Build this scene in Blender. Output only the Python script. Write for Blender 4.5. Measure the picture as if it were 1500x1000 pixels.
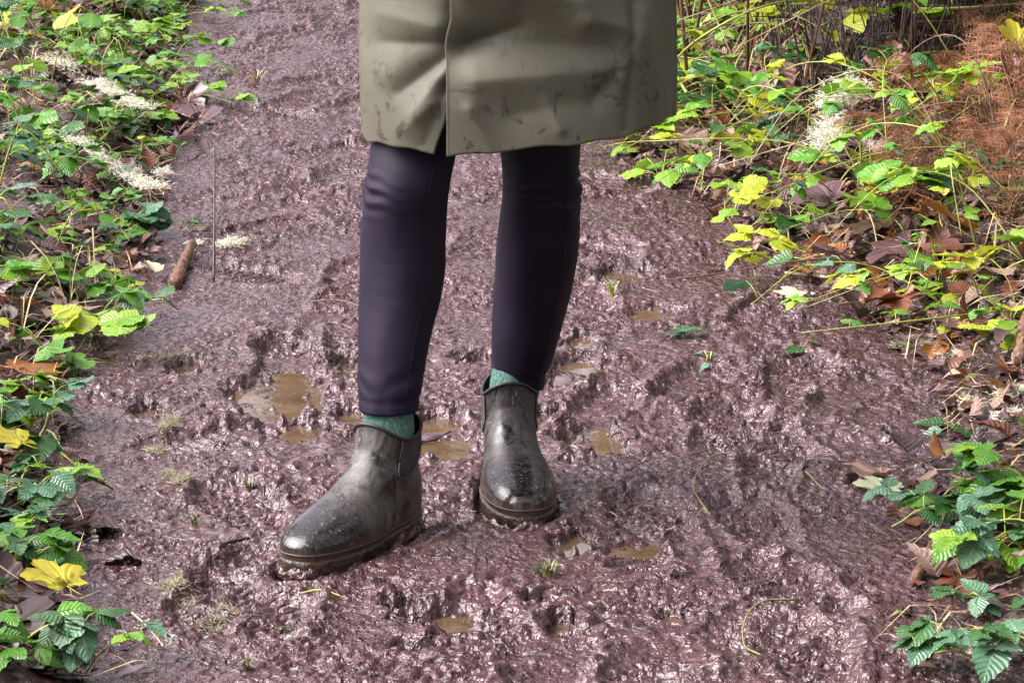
import bpy, math, random
import numpy as np
from mathutils import Vector, Matrix, Euler

# ------------------------------------------------------------------ camera, sky, sun, exposure
for o in list(bpy.data.objects):
    bpy.data.objects.remove(o)
SC = bpy.context.scene
COL = SC.collection
PXW, PXH, FPX, CAMZ, PITCH = 1500.0, 1000.0, 4345.0, 1.15, math.radians(13.58)

cam_data = bpy.data.cameras.new('camera')
cam_data.sensor_width = 36.0
cam_data.lens = 36.0 * FPX / PXW
cam_data.clip_start = 0.05
cam_data.clip_end = 500.0
cam = bpy.data.objects.new('camera', cam_data)
cam.location = (0, 0, CAMZ)
cam.rotation_euler = (math.pi / 2 - PITCH, 0, 0)
COL.objects.link(cam)
SC.camera = cam

SUN_EL, SUN_AZ = math.radians(42), math.radians(-93)      # azimuth measured from +Y (away from camera) towards +X
world = bpy.data.worlds.new('World')
SC.world = world
world.use_nodes = True
wn, wl = world.node_tree.nodes, world.node_tree.links
wn.clear()
w_out = wn.new('ShaderNodeOutputWorld')
w_bg = wn.new('ShaderNodeBackground')
w_sky = wn.new('ShaderNodeTexSky')
w_sky.sky_type = 'NISHITA'
w_sky.sun_disc = False
w_sky.sun_elevation = SUN_EL
w_sky.sun_rotation = SUN_AZ
w_sky.dust_density = 4.0
w_sky.ozone_density = 0.6
w_hs = wn.new('ShaderNodeHueSaturation')                    # overcast: the blue is mostly gone
w_hs.inputs['Saturation'].default_value = 0.16
w_tint = wn.new('ShaderNodeMix')
w_tint.data_type = 'RGBA'
w_tint.blend_type = 'MULTIPLY'
w_tint.inputs['Factor'].default_value = 1.0
w_tint.inputs[7].default_value = (1.0, 0.91, 0.995, 1)
wl.new(w_sky.outputs[0], w_hs.inputs['Color'])
wl.new(w_hs.outputs[0], w_tint.inputs[6])
wl.new(w_tint.outputs[2], w_bg.inputs['Color'])
w_bg.inputs['Strength'].default_value = 0.10
wl.new(w_bg.outputs[0], w_out.inputs['Surface'])

sun_data = bpy.data.lights.new('sun', 'SUN')
sun_data.energy = 1.5
sun_data.angle = math.radians(65)
sun_data.color = (1.0, 0.965, 0.92)
sun = bpy.data.objects.new('sun', sun_data)
sd = Vector((math.sin(SUN_AZ) * math.cos(SUN_EL), math.cos(SUN_AZ) * math.cos(SUN_EL), math.sin(SUN_EL)))
sun.rotation_euler = sd.to_track_quat('Z', 'Y').to_euler()
sun.location = sd * 20
COL.objects.link(sun)

SC.view_settings.view_transform = 'Standard'
SC.view_settings.look = 'None'
SC.view_settings.exposure = 2.45
SC.view_settings.gamma = 1.0
SC.view_settings.use_curve_mapping = False
SC.cycles.use_denoising = True
SC.cycles.max_bounces = 6

# ------------------------------------------------------------------ helpers
RNG = random.Random(7)
NPR = np.random.RandomState(11)
CP, SP = math.cos(PITCH), math.sin(PITCH)


def ray(px, py):
    u, v = (px - 750.0) / FPX, (py - 500.0) / FPX
    return Vector((u, CP - v * SP, -SP - v * CP))


def atY(px, py, Y):
    d = ray(px, py)
    return Vector((d.x / d.y * Y, Y, CAMZ + d.z / d.y * Y))


def project(x, y, z):
    f = y * CP - (z - CAMZ) * SP
    v = -(y * SP + (z - CAMZ) * CP)
    return 750 + FPX * x / f, 500 + FPX * v / f


def flat(px, py):
    d = ray(px, py)
    k = CAMZ / -d.z
    return Vector((d.x * k, d.y * k, 0))


def ss(a, b, x):
    t = np.clip((x - a) / (b - a), 0, 1)
    return t * t * (3 - 2 * t)


LEFT_PX = [(275, 2), (250, 60), (245, 110), (275, 170), (235, 230), (215, 300), (212, 360), (185, 420), (160, 500),
           (70, 560), (40, 610), (75, 650), (105, 700), (140, 770), (70, 850), (110, 900), (150, 960), (170, 1000)]
RIGHT_PX = [(965, 2), (940, 120), (925, 200), (965, 250), (1030, 285), (1110, 330), (1160, 385), (1230, 430), (1310, 480),
            (1340, 520), (1400, 560), (1420, 620), (1400, 690), (1345, 750), (1375, 810), (1372, 870), (1350, 930), (1390, 1000)]


def edge_table(pts):
    w = sorted((flat(*p).y, flat(*p).x) for p in pts)
    return np.array([a for a, b in w]), np.array([b for a, b in w])


LY, LX = edge_table(LEFT_PX)
RY, RX = edge_table(RIGHT_PX)


def edge_l(y):
    return np.interp(y, LY, LX)


def edge_r(y):
    return np.interp(y, RY, RX)


def base_h(x, y):
    dl = edge_l(y) - x
    dr = x - edge_r(y)
    zl = 0.045 * ss(0.0, 0.22, dl) + 0.13 * np.clip(dl - 0.08, 0, 2.5)
    zr = 0.055 * ss(0.0, 0.25, dr) + 0.20 * np.clip(dr - 0.10, 0, 2.5)
    cut = 0.32 * ss(6.86, 7.0, y + 0.05 * np.sin(x * 9.0)) * ss(0.68, 0.80, x) * (1 - ss(1.10, 1.5, x)) * (1 - ss(8.0, 10.0, y))   # steep wall added behind the hollow so that it stays dark
    return zl + zr + cut


def ground(px, py):
    d = ray(px, py)
    k = CAMZ / -d.z
    prev = 0.4 * k
    t = prev
    while t < k * 1.01:
        p = Vector((0, 0, CAMZ)) + d * t
        if p.z < float(base_h(p.x, p.y)):
            break
        t += 0.01
    p = Vector((0, 0, CAMZ)) + d * t
    p.z = float(base_h(p.x, p.y))
    return p


# numpy noise -------------------------------------------------------
def hash2(ix, iy, seed):
    n = (ix.astype(np.int64) * 374761393 + iy.astype(np.int64) * 668265263 + seed * 1274126177) & 0xFFFFFFFF
    n = ((n ^ (n >> 13)) * 1274126177) & 0xFFFFFFFF
    n = ((n ^ (n >> 16)) * 2246822519) & 0xFFFFFFFF
    return ((n ^ (n >> 15)) & 0xFFFFFF) / float(0x1000000)


def vnoise(x, y, seed=0):
    ix, iy = np.floor(x), np.floor(y)
    fx, fy = x - ix, y - iy
    a = [None] * 4
    for k, (ox, oy) in enumerate(((0, 0), (1, 0), (0, 1), (1, 1))):
        ang = hash2(ix + ox, iy + oy, seed) * (2 * math.pi)
        a[k] = np.cos(ang) * (fx - ox) + np.sin(ang) * (fy - oy)
    u = fx * fx * fx * (fx * (fx * 6 - 15) + 10)
    v = fy * fy * fy * (fy * (fy * 6 - 15) + 10)
    return ((a[0] * (1 - u) + a[1] * u) * (1 - v) + (a[2] * (1 - u) + a[3] * u) * v) * 1.5


def fbm(x, y, seed=0, octaves=4, gain=0.5):
    s, amp = 0, 1.0
    for k in range(octaves):
        s = s + amp * vnoise(x, y, seed + 17 * k)
        x, y, amp = x * 2.03 + 5.1, y * 2.03 - 3.7, amp * gain
    return s


def worley(x, y, seed=0):
    ix, iy = np.floor(x), np.floor(y)
    f1 = np.full(x.shape, 9.0)
    for ox in (-1, 0, 1):
        for oy in (-1, 0, 1):
            cx, cy = ix + ox, iy + oy
            d = (cx + hash2(cx, cy, seed) - x) ** 2 + (cy + hash2(cx, cy, seed + 91) - y) ** 2
            f1 = np.minimum(f1, d)
    return np.sqrt(f1)


# mesh makers ---------------------------------------------------------
def tag(o, label=None, cat=None, group=None, kind=None):
    if label: o['label'] = label
    if cat: o['category'] = cat
    if group: o['group'] = group
    if kind: o['kind'] = kind
    return o


def link(name, data, parent=None, loc=None):
    o = bpy.data.objects.new(name, data)
    COL.objects.link(o)
    if parent is not None:
        o.parent = parent
    if loc is not None:
        o.location = loc
    return o


def mesh(name, verts, faces, mat, uvs=None, smooth=True):
    me = bpy.data.meshes.new(name)
    me.from_pydata([tuple(v) for v in verts], [], faces)
    if uvs is not None:
        uvl = me.uv_layers.new(name='UVMap')
        li = np.empty(len(me.loops), dtype=np.int32)
        me.loops.foreach_get('vertex_index', li)
        uvl.data.foreach_set('uv', np.asarray(uvs, dtype=np.float32)[li].ravel())
    if smooth:
        me.polygons.foreach_set('use_smooth', np.ones(len(me.polygons), dtype=bool))
    if mat is not None:
        me.materials.append(mat)
    me.update()
    return me


def grid_faces(nr, nc, wrap=False, off=0):
    f = []
    for r in range(nr - 1):
        for c in range(nc if wrap else nc - 1):
            c2 = (c + 1) % nc
            f.append((off + r * nc + c, off + r * nc + c2, off + (r + 1) * nc + c2, off + (r + 1) * nc + c))
    return f


class Build:
    """collects tubes and strips for ONE mesh"""
    def __init__(s):
        s.v, s.f, s.uv = [], [], []

    def tube(s, pts, rads, n=6, cap=True, jit=0.0):
        pts = [Vector(p) for p in pts]
        if not hasattr(rads, '__len__'):
            rads = [rads] * len(pts)
        up = Vector((0.13, 0.31, 0.94))
        off = len(s.v)
        for i, p in enumerate(pts):
            t = (pts[min(i + 1, len(pts) - 1)] - pts[max(i - 1, 0)])
            t = t.normalized() if t.length > 1e-9 else Vector((0, 0, 1))
            a = t.cross(up)
            a = a.normalized() if a.length > 1e-4 else Vector((1, 0, 0))
            b = t.cross(a)
            for k in range(n):
                an = 2 * math.pi * k / n
                s.v.append(p + (a * math.cos(an) + b * math.sin(an)) * rads[i] * (1 + (jit * RNG.uniform(-1, 1) if jit else 0)))
                s.uv.append((k / n, i / max(1, len(pts) - 1)))
        s.f += grid_faces(len(pts), n, True, off)
        if cap:
            s.f.append(tuple(off + k for k in range(n))[::-1])
            s.f.append(tuple(off + (len(pts) - 1) * n + k for k in range(n)))

    def strip(s, pts, widths, side, fold=0.0):
        """flat blade along pts, 'side' is its width direction"""
        off = len(s.v)
        side = Vector(side).normalized()
        for i, p in enumerate(pts):
            p = Vector(p)
            w = widths[i]
            s.v += [p - side * w, p + Vector((0, 0, -fold * w)), p + side * w]
            t = i / (len(pts) - 1)
            s.uv += [(0, t), (0.5, t), (1, t)]
        s.f += grid_faces(len(pts), 3, False, off)

    def data(s, name, mat, smooth=True):
        return mesh(name, s.v, s.f, mat, s.uv if len(s.uv) == len(s.v) else None, smooth)


def curve_pts(ctrl, n):
    """Catmull-Rom through control points"""
    c = [Vector(p) for p in ctrl]
    c = [c[0] * 2 - c[1]] + c + [c[-1] * 2 - c[-2]]
    out = []
    seg = len(c) - 3
    for i in range(n):
        t = i / (n - 1) * seg
        k = min(int(t), seg - 1)
        u = t - k
        p0, p1, p2, p3 = c[k:k + 4]
        out.append(0.5 * ((2 * p1) + (p2 - p0) * u + (2 * p0 - 5 * p1 + 4 * p2 - p3) * u * u + (3 * p1 - p0 - 3 * p2 + p3) * u ** 3))
    return out


# materials -----------------------------------------------------------
class NT:
    def __init__(s, name):
        s.m = bpy.data.materials.new(name)
        s.m.use_nodes = True
        s.n, s.l = s.m.node_tree.nodes, s.m.node_tree.links
        s.bsdf = s.n['Principled BSDF']
        s.out = s.n['Material Output']

    def new(s, t, **kw):
        n = s.n.new('ShaderNode' + t)
        for k, v in kw.items():
            if k.startswith('i_'):
                n.inputs[k[2:].replace('_', ' ')].default_value = v
            else:
                setattr(n, k, v)
        return n

    def coord(s, which='Object'):
        return s.new('TexCoord').outputs[which]

    def noise(s, vec, scale, detail=3.0, rough=0.5, dist=0.0):
        n = s.new('TexNoise')
        s.l.new(vec, n.inputs['Vector'])
        n.inputs['Scale'].default_value = scale
        n.inputs['Detail'].default_value = detail
        n.inputs['Roughness'].default_value = rough
        n.inputs['Distortion'].default_value = dist
        return n.outputs['Fac']

    def ramp(s, fac, stops, interp='LINEAR'):
        n = s.new('ValToRGB')
        n.color_ramp.interpolation = interp
        e = n.color_ramp.elements
        while len(e) < len(stops):
            e.new(0.5)
        for k, (p, c) in enumerate(stops):
            e[k].position = p
            e[k].color = (c, c, c, 1) if not hasattr(c, '__len__') else (*c[:3], 1)
        s.l.new(fac, n.inputs['Fac'])
        return n.outputs['Color']

    def mix(s, fac, a, b, mode='MIX'):
        n = s.new('Mix', data_type='RGBA', blend_type=mode)
        for sock, val in ((n.inputs[0], fac), (n.inputs[6], a), (n.inputs[7], b)):
            if hasattr(val, 'is_output'):
                s.l.new(val, sock)
            else:
                sock.default_value = val if not hasattr(val, '__len__') else (*val[:3], 1)
        return n.outputs[2]

    def math(s, op, a, b=0.0):
        n = s.new('Math', operation=op)
        for sock, val in ((n.inputs[0], a), (n.inputs[1], b)):
            if hasattr(val, 'is_output'):
                s.l.new(val, sock)
            else:
                sock.default_value = val
        return n.outputs[0]

    def bump(s, h, strength, dist, normal=None):
        n = s.new('Bump')
        n.inputs['Strength'].default_value = strength
        n.inputs['Distance'].default_value = dist
        s.l.new(h, n.inputs['Height'])
        if normal is not None:
            s.l.new(normal, n.inputs['Normal'])
        return n.outputs['Normal']

    def set(s, **kw):
        for k, v in kw.items():
            sock = s.bsdf.inputs[k.replace('_', ' ')]
            if hasattr(v, 'is_output'):
                s.l.new(v, sock)
            elif hasattr(v, '__len__'):
                sock.default_value = (*v[:3], 1)
            else:
                sock.default_value = v
        return s


def mud_material():
    t = NT('wet_mud')
    c = t.coord()
    big = t.noise(c, 2.6, 4, 0.6)
    mid = t.noise(c, 16, 5, 0.6, 0.4)
    fine = t.noise(c, 84, 2.5, 0.56, 0.7)
    vfine = t.noise(c, 210, 1.5, 0.5, 0.6)
    patch = t.noise(c, 5.0, 4, 0.6, 0.8)
    col = t.mix(t.ramp(mid, [(0.3, 0.0), (0.7, 1.0)]), (0.050, 0.0215, 0.0225), (0.108, 0.053, 0.057))
    col = t.mix(t.ramp(big, [(0.35, 0.0), (0.65, 0.7)]), col, (0.074, 0.034, 0.030))
    col = t.mix(t.ramp(patch, [(0.52, 0.0), (0.72, 0.45)]), col, (0.138, 0.076, 0.083))
    col = t.mix(t.ramp(fine, [(0.38, 0.6), (0.58, 0.0)]), col, (0.020, 0.010, 0.010))  # lows of the bump darkened: shade of small pits put into the colour
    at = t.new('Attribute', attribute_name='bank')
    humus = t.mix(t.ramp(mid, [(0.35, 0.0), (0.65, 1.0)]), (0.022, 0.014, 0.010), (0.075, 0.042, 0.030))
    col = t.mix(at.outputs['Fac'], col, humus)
    rough = t.ramp(t.noise(c, 9, 4, 0.6), [(0.3, 0.09), (0.7, 0.34)])
    rough = t.mix(at.outputs['Fac'], rough, (0.40, 0.40, 0.40))
    mid2 = t.noise(c, 40, 2.0, 0.5, 1.0)
    n1 = t.bump(mid, 0.30, 0.010)
    n1 = t.bump(mid2, 0.75, 0.016, n1)
    n2 = t.bump(fine, 1.0, 0.0088, n1)
    t.l.new(t.ramp(patch, [(0.38, 1.0), (0.66, 0.36)]), n2.node.inputs['Strength'])
    n3 = t.bump(vfine, 0.5, 0.0018, n2)
    t.set(Base_Color=col, Roughness=rough, Normal=n3)
    t.bsdf.inputs['Specular IOR Level'].default_value = 0.62
    return t.m


def puddle_material():
    t = NT('muddy_water')
    c = t.coord()
    n = t.noise(c, 14, 4, 0.55, 0.5)
    col = t.mix(t.ramp(n, [(0.35, 0.0), (0.65, 1.0)]), (0.066, 0.040, 0.021), (0.125, 0.083, 0.046))
    nb = t.bump(t.noise(c, 45, 3, 0.5), 0.12, 0.002)
    t.set(Base_Color=col, Roughness=0.05, Normal=nb)
    t.bsdf.inputs['IOR'].default_value = 1.33
    return t.m


# ------------------------------------------------------------------ the ground
BOOTS = [((-0.168, 3.694), (-0.513, -0.858)), ((-0.003, 3.925), (0.076, -0.997))]     # ankle point and toe direction

PUDDLES = [(412, 576, 132, 88), (505, 531, 46, 18), (272, 535, 48, 26), (655, 650, 84, 32), (640, 610, 66, 24), (512, 607, 46, 28),
           (850, 538, 86, 34), (818, 553, 50, 24), (850, 496, 46, 22), (875, 645, 92, 46), (806, 606, 54, 22), (945, 800, 92, 24),
           (836, 792, 56, 44), (652, 905, 104, 32), (822, 913, 52, 26), (588, 886, 52, 24), (797, 880, 52, 20), (916, 401, 78, 20),
           (957, 456, 62, 22), (438, 628, 84, 30), (700, 528, 66, 18), (215, 600, 44, 18), (620, 950, 90, 22), (985, 900, 40, 16)]


def build_ground():
    def axis(lo, hi, fine_fn, far_lo, far_hi):
        a = [lo]
        while a[-1] < hi:
            a.append(a[-1] + fine_fn(a[-1]))
        d, left = 0.006, []
        q = lo
        while q > far_lo:
            d = min(d * 1.13, 6.0)
            q -= d
            left.append(q)
        d, right = fine_fn(hi), []
        q = a[-1]
        while q < far_hi:
            d = min(d * 1.13, 6.0)
            q += d
            right.append(q)
        return np.array(left[::-1] + a + right)
    xs = axis(-0.80, 0.80, lambda v: 0.003, -70, 70)
    ys = axis(3.05, 10.2, lambda v: 0.0031 * (v / 3.2) ** 1.5, -40, 120)
    X, Y = np.meshgrid(xs, ys)
    X, Y = X.ravel(), Y.ravel()
    B = base_h(X, Y)
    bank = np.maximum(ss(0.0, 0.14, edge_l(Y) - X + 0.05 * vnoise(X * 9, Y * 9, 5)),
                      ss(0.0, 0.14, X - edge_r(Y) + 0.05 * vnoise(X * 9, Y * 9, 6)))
    wx = X + 0.018 * vnoise(X * 22, Y * 22, 21)
    wy = Y + 0.018 * vnoise(X * 22, Y * 22, 22)
    low = 0.008 * fbm(X / 0.30, Y / 0.30, 1, 3)
    ridg = 1 - np.abs(fbm(wx / 0.085, wy / 0.085, 2, 4, 0.55)) * 1.6
    w1 = worley(wx / 0.034, wy / 0.034, 3)
    w2 = worley(wx / 0.0145, wy / 0.0145, 4)
    w3 = worley(wx / 0.0088, wy / 0.0088, 46)
    churn = ss(-0.35, 0.45, fbm(X / 0.22, Y / 0.22, 8, 3))
    fine = fbm(X / 0.012, Y / 0.012, 9, 3, 0.6)
    near = ss(9.0, 5.0, Y)
    rough = 0.28 + 0.72 * churn
    wm = worley(wx / 0.055, wy / 0.055, 52)
    det = (0.0065 - 0.0025 * near) * (ridg - 0.55) + 0.0068 * (0.32 - w1 ** 2) + 0.0060 * (0.3 - wm ** 2) * (1 - 0.4 * near) + 0.0070 * (0.32 - w2 ** 2) + 0.0040 * (0.3 - w3 ** 2) * near + 0.0026 * fine
    clod = ss(0.62, 0.22, worley(wx / 0.085, wy / 0.085, 31)) * ss(0.15, 0.45, vnoise(X / 0.16, Y / 0.16, 33))
    det = det * rough * (1.25 - 0.25 * near) + 0.008 * clod * (0.5 + 0.5 * fbm(X / 0.03, Y / 0.03, 12, 2))
    h = low + det

    # footprints trodden over one another
    rng = random.Random(5)
    prints = []
    for px, py, a, L, dep in ((1110, 762, 8, .27, .016), (1165, 556, -14, .27, .015), (1195, 965, 5, .27, .016), (860, 430, 10, .26, .02),
                              (330, 860, -20, .27, .016), (420, 520, 6, .27, .03), (640, 640, 10, .26, .025), (880, 600, -15, .26, .02),
                              (360, 745, 20, .27, .016), (960, 760, 12, .27, .02), (1010, 560, -25, .26, .018)):
        q = flat(px, py)
        prints.append((q.x, q.y, math.radians(a), L, dep))
    for k in range(80):
        y = rng.uniform(3.1, 9.6)
        x = rng.uniform(float(edge_l(y)) + 0.1, float(edge_r(y)) - 0.1)
        prints.append((x, y, math.radians(rng.gauss(0, 22)) + (math.pi if rng.random() < .5 else 0), rng.uniform(.24, .29), rng.uniform(.005, .014)))
    for (cx, cy, a, L, dep) in prints:
        sel = np.where((np.abs(X - cx) < 0.3) & (np.abs(Y - cy) < 0.3))[0]
        if len(sel) == 0:
            continue
        dx, dy = X[sel] - cx, Y[sel] - cy
        u = dx * math.cos(a) + dy * math.sin(a)
        v = -dx * math.sin(a) + dy * math.cos(a)
        wob = 0.010 * vnoise(X[sel] * 40, Y[sel] * 40, 44)
        hw = 0.046 + 0.008 * np.sin(v / L * 5.0)
        q = np.sqrt((np.abs(u + wob) / hw) ** 2.6 + (np.abs(v + wob) / (L / 2)) ** 2.6 + 1e-9) ** (2 / 2.6)
        ins = ss(1.18, 0.74, q)
        bars = 0.0032 * np.sign(np.sin(v * 2 * math.pi / 0.021 + 2.2 * np.abs(u) / hw)) * ss(1.0, .7, q)
        rim = np.exp(-((q - 1.28) / 0.19) ** 2) * 0.008 * (0.4 + 0.9 * np.abs(vnoise(X[sel] * 28, Y[sel] * 28, 45)))
        h[sel] = h[sel] * (1 - 0.45 * ins) - 0.75 * dep * ins + bars * ins * (rng.random() < .6) + rim

    # basins of the puddles
    levels = []
    for k, (px, py, w, hh) in enumerate(PUDDLES):
        c = flat(px, py)
        sc = FPX / (c.y * CP + CAMZ * SP)
        rx = w / 2 / sc
        ry = (flat(px, py - hh / 2).y - flat(px, py + hh / 2).y) / 2
        ry = min(ry, rx * 2.2)
        sel = np.where((np.abs(X - c.x) < rx * 2.2) & (np.abs(Y - c.y) < ry * 2.2))[0]
        dx, dy = (X[sel] - c.x) / rx, (Y[sel] - c.y) / ry
        q = np.sqrt(dx * dx + dy * dy) + 0.60 * fbm(X[sel] / (rx * .7) + k * 9, Y[sel] / (ry * .7), 60, 4, .6)
        m = ss(1.35, 0.70, q)
        lev = -0.014
        h[sel] = h[sel] * (1 - 0.60 * m) + (lev - 0.0045) * m
        out = ss(1.05, 1.28, np.sqrt(dx * dx + dy * dy)) * ss(2.1, 1.7, np.sqrt(dx * dx + dy * dy))
        h[sel] = np.maximum(h[sel], h[sel] * (1 - out) + out * (lev + 0.003 + np.maximum(0, h[sel] - lev)))
        levels.append((c, rx, ry, lev))

    # boots sink in and squeeze the mud up round them
    for (ax, ay), (ux, uy) in BOOTS:
        dx, dy = X - ax, Y - ay
        v = dx * ux + dy * uy
        u = dx * uy - dy * ux
        q = (np.abs(u) / (0.040 + 0.012 * ss(-.05, .12, v))) ** 2.4 + (np.abs(v - 0.063) / 0.138) ** 2.4
        q = np.sqrt(q + 1e-9) ** (2 / 2.4)
        ins = ss(1.15, 1.0, q)
        h = np.where(q < 1.15, h * (1 - ins) - 0.016 * ins, h * (1 - 0.6 * ss(1.6, 1.2, q)))
        h = h + 0.010 * np.exp(-((q - 1.30) / 0.13) ** 2) * (0.35 + 0.8 * np.abs(vnoise(X * 30, Y * 30, 71)))

    litter = 0.012 * fbm(X / 0.06, Y / 0.06, 14, 4) + 0.02 * fbm(X / 0.35, Y / 0.35, 15, 3)
    Z = B + h * (1 - bank) + litter * bank
    far = ss(11, 16, np.hypot(X, Y - 5))
    Z = Z * (1 - 0.0 * far) + 0.05 * fbm(X / 2.5, Y / 2.5, 19, 3) * far
    nr, nc = len(ys), len(xs)
    me = bpy.data.meshes.new('ground')
    co = np.stack([X, Y, Z], 1).astype(np.float32)
    me.vertices.add(len(co))
    me.vertices.foreach_set('co', co.ravel())
    idx = np.arange(nr * nc).reshape(nr, nc)
    q = np.stack([idx[:-1, :-1], idx[:-1, 1:], idx[1:, 1:], idx[1:, :-1]], -1).reshape(-1, 4).astype(np.int32)
    me.loops.add(q.size)
    me.loops.foreach_set('vertex_index', q.ravel())
    me.polygons.add(len(q))
    me.polygons.foreach_set('loop_start', np.arange(0, q.size, 4, dtype=np.int32))
    me.polygons.foreach_set('use_smooth', np.ones(len(q), dtype=bool))
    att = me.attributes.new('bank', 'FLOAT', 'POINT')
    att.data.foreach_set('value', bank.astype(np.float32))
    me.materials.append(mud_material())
    me.update(calc_edges=True)
    tag(link('ground', me), kind='structure')
    pm = puddle_material()
    for k, (c, rx, ry, lev) in enumerate(levels):
        n = 40
        vs = [(0, 0, 0)]
        for i in range(n):
            a = 2 * math.pi * i / n
            r = 1.42 + 0.06 * math.sin(3 * a + k * 1.7) + 0.04 * math.sin(5 * a + k)
            vs.append((rx * r * math.cos(a), ry * r * math.sin(a), 0))
        me = mesh('puddle', vs, [(0, 1 + i, 1 + (i + 1) % n) for i in range(n)], pm)
        tag(link('puddle', me, loc=(c.x, c.y, lev + 0.0002 * k)), kind='structure')
    G = Z.reshape(nr, nc)

    def height(x, y):
        i = int(np.clip(np.searchsorted(xs, x), 1, nc - 1))
        j = int(np.clip(np.searchsorted(ys, y), 1, nr - 1))
        fx = (x - xs[i - 1]) / (xs[i] - xs[i - 1])
        fy = (y - ys[j - 1]) / (ys[j] - ys[j - 1])
        return float((G[j - 1, i - 1] * (1 - fx) + G[j - 1, i] * fx) * (1 - fy) + (G[j, i - 1] * (1 - fx) + G[j, i] * fx) * fy)
    return height


HEIGHT = build_ground()


def gpt(px, py, dz=0.0):
    """point on the real ground below a pixel"""
    p = ground(px, py)
    p.z = HEIGHT(p.x, p.y) + dz
    return p

# ------------------------------------------------------------------ the person in coat, leggings and rubber boots
def rubber_material(name, dust, seed):
    t = NT(name)
    c = t.coord()
    uvs = t.new('SeparateXYZ')
    t.l.new(t.coord('UV'), uvs.inputs[0])
    mp = t.new('Mapping')
    mp.inputs['Location'].default_value = (seed, seed * 2, 0)
    mp.inputs['Scale'].default_value = (1.25, 1.25, 0.55)
    t.l.new(c, mp.inputs['Vector'])
    c = mp.outputs['Vector']
    geo = t.new('Separate' + 'XYZ')
    t.l.new(t.coord(), geo.inputs[0])
    blotch = t.noise(c, 21, 6, 0.66, 1.6)
    speck = t.noise(c, 150, 3, 0.5)
    scr = t.noise(c, 60, 6, 0.7, 2.0)
    base = (0.005, 0.005, 0.0065)
    toe = t.ramp(t.math('ADD', uvs.outputs['X'], t.math('MULTIPLY', t.math('SUBTRACT', blotch, 0.5), 0.12)), [(0.57, 1.0), (0.65, 0.06)])
    col = t.mix(t.math('MULTIPLY', t.ramp(blotch, [(0.42, 0.02), (0.50, dust * .40), (0.60, dust)]), toe), base, (0.105, 0.094, 0.080))
    col = t.mix(t.ramp(speck, [(0.66, 0.0), (0.70, 0.75)]), col, (0.22, 0.18, 0.13))
    col = t.mix(t.ramp(scr, [(0.49, 0.0), (0.505, 0.35), (0.52, 0.0)]), col, (0.25, 0.22, 0.18))
    low = t.ramp(t.math('ADD', geo.outputs['Z'], t.math('MULTIPLY', t.math('SUBTRACT', blotch, 0.5), 0.05)),
                 [(0.020, 1.0), (0.036, 0.0)])
    col = t.mix(low, col, (0.055, 0.034, 0.024))
    rough = t.mix(toe, (0.13, 0.13, 0.13), t.ramp(blotch, [(0.38, 0.22), (0.58, 0.62)]))
    nb = t.bump(blotch, 0.15, 0.003)
    nb = t.bump(speck, 0.25, 0.0012, nb)
    t.set(Base_Color=col, Roughness=rough, Normal=nb)
    return t.m


M_BOOT_A = rubber_material('boot_rubber_dusty', 0.78, 0.0)
M_BOOT_B = rubber_material('boot_rubber_wet', 0.36, 3.1)


def simple(name, col, rough, spec=0.5, nscale=None, nstr=0.3, ndist=0.002, col2=None):
    t = NT(name)
    c = t.coord()
    if nscale:
        n = t.noise(c, nscale, 4, 0.6)
        t.set(Normal=t.bump(n, nstr, ndist))
        if col2:
            t.set(Base_Color=t.mix(t.ramp(n, [(0.35, 0.0), (0.65, 1.0)]), col, col2))
        else:
            t.set(Base_Color=col)
    else:
        t.set(Base_Color=col)
    t.set(Roughness=rough)
    t.bsdf.inputs['Specular IOR Level'].default_value = spec
    return t.m


M_TRIM = simple('boot_trim', (0.012, 0.012, 0.013), 0.5, nscale=120, nstr=0.2)
M_SEAM = simple('boot_seam', (0.05, 0.046, 0.04), 0.5, nscale=150, nstr=0.3)
M_SOLE = simple('muddy_sole', (0.016, 0.010, 0.008), 0.28, nscale=55, nstr=1.0, ndist=0.008, col2=(0.060, 0.036, 0.023))


def elastic_material():
    t = NT('boot_elastic')
    c = t.coord('UV')
    w = t.new('TexWave', wave_type='BANDS', bands_direction='X')
    w.inputs['Scale'].default_value = 9.0
    t.l.new(c, w.inputs['Vector'])
    n = t.noise(t.coord(), 40, 4)
    t.set(Base_Color=t.mix(t.ramp(n, [(0.4, 0.0), (0.7, 0.6)]), (0.022, 0.021, 0.021), (0.09, 0.075, 0.06)), Roughness=0.75, Normal=t.bump(w.outputs['Fac'], 0.5, 0.001))
    return t.m


def sock_material():
    t = NT('heather_green_knit')
    c = t.coord()
    mp = t.new('Mapping')
    mp.inputs['Scale'].default_value = (1, 1, 0.28)
    t.l.new(c, mp.inputs['Vector'])
    w = t.new('TexWave', wave_type='BANDS', bands_direction='X')
    w.inputs['Scale'].default_value = 26
    t.l.new(t.coord('UV'), w.inputs['Vector'])
    n = t.noise(mp.outputs['Vector'], 420, 3, 0.6)
    col = t.mix(t.ramp(n, [(0.36, 0.0), (0.64, 1.0)]), (0.055, 0.165, 0.130), (0.21, 0.37, 0.31))
    t.set(Base_Color=col, Roughness=0.9, Normal=t.bump(w.outputs['Fac'], 0.7, 0.002))
    t.bsdf.inputs['Specular IOR Level'].default_value = 0.15
    return t.m


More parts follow.
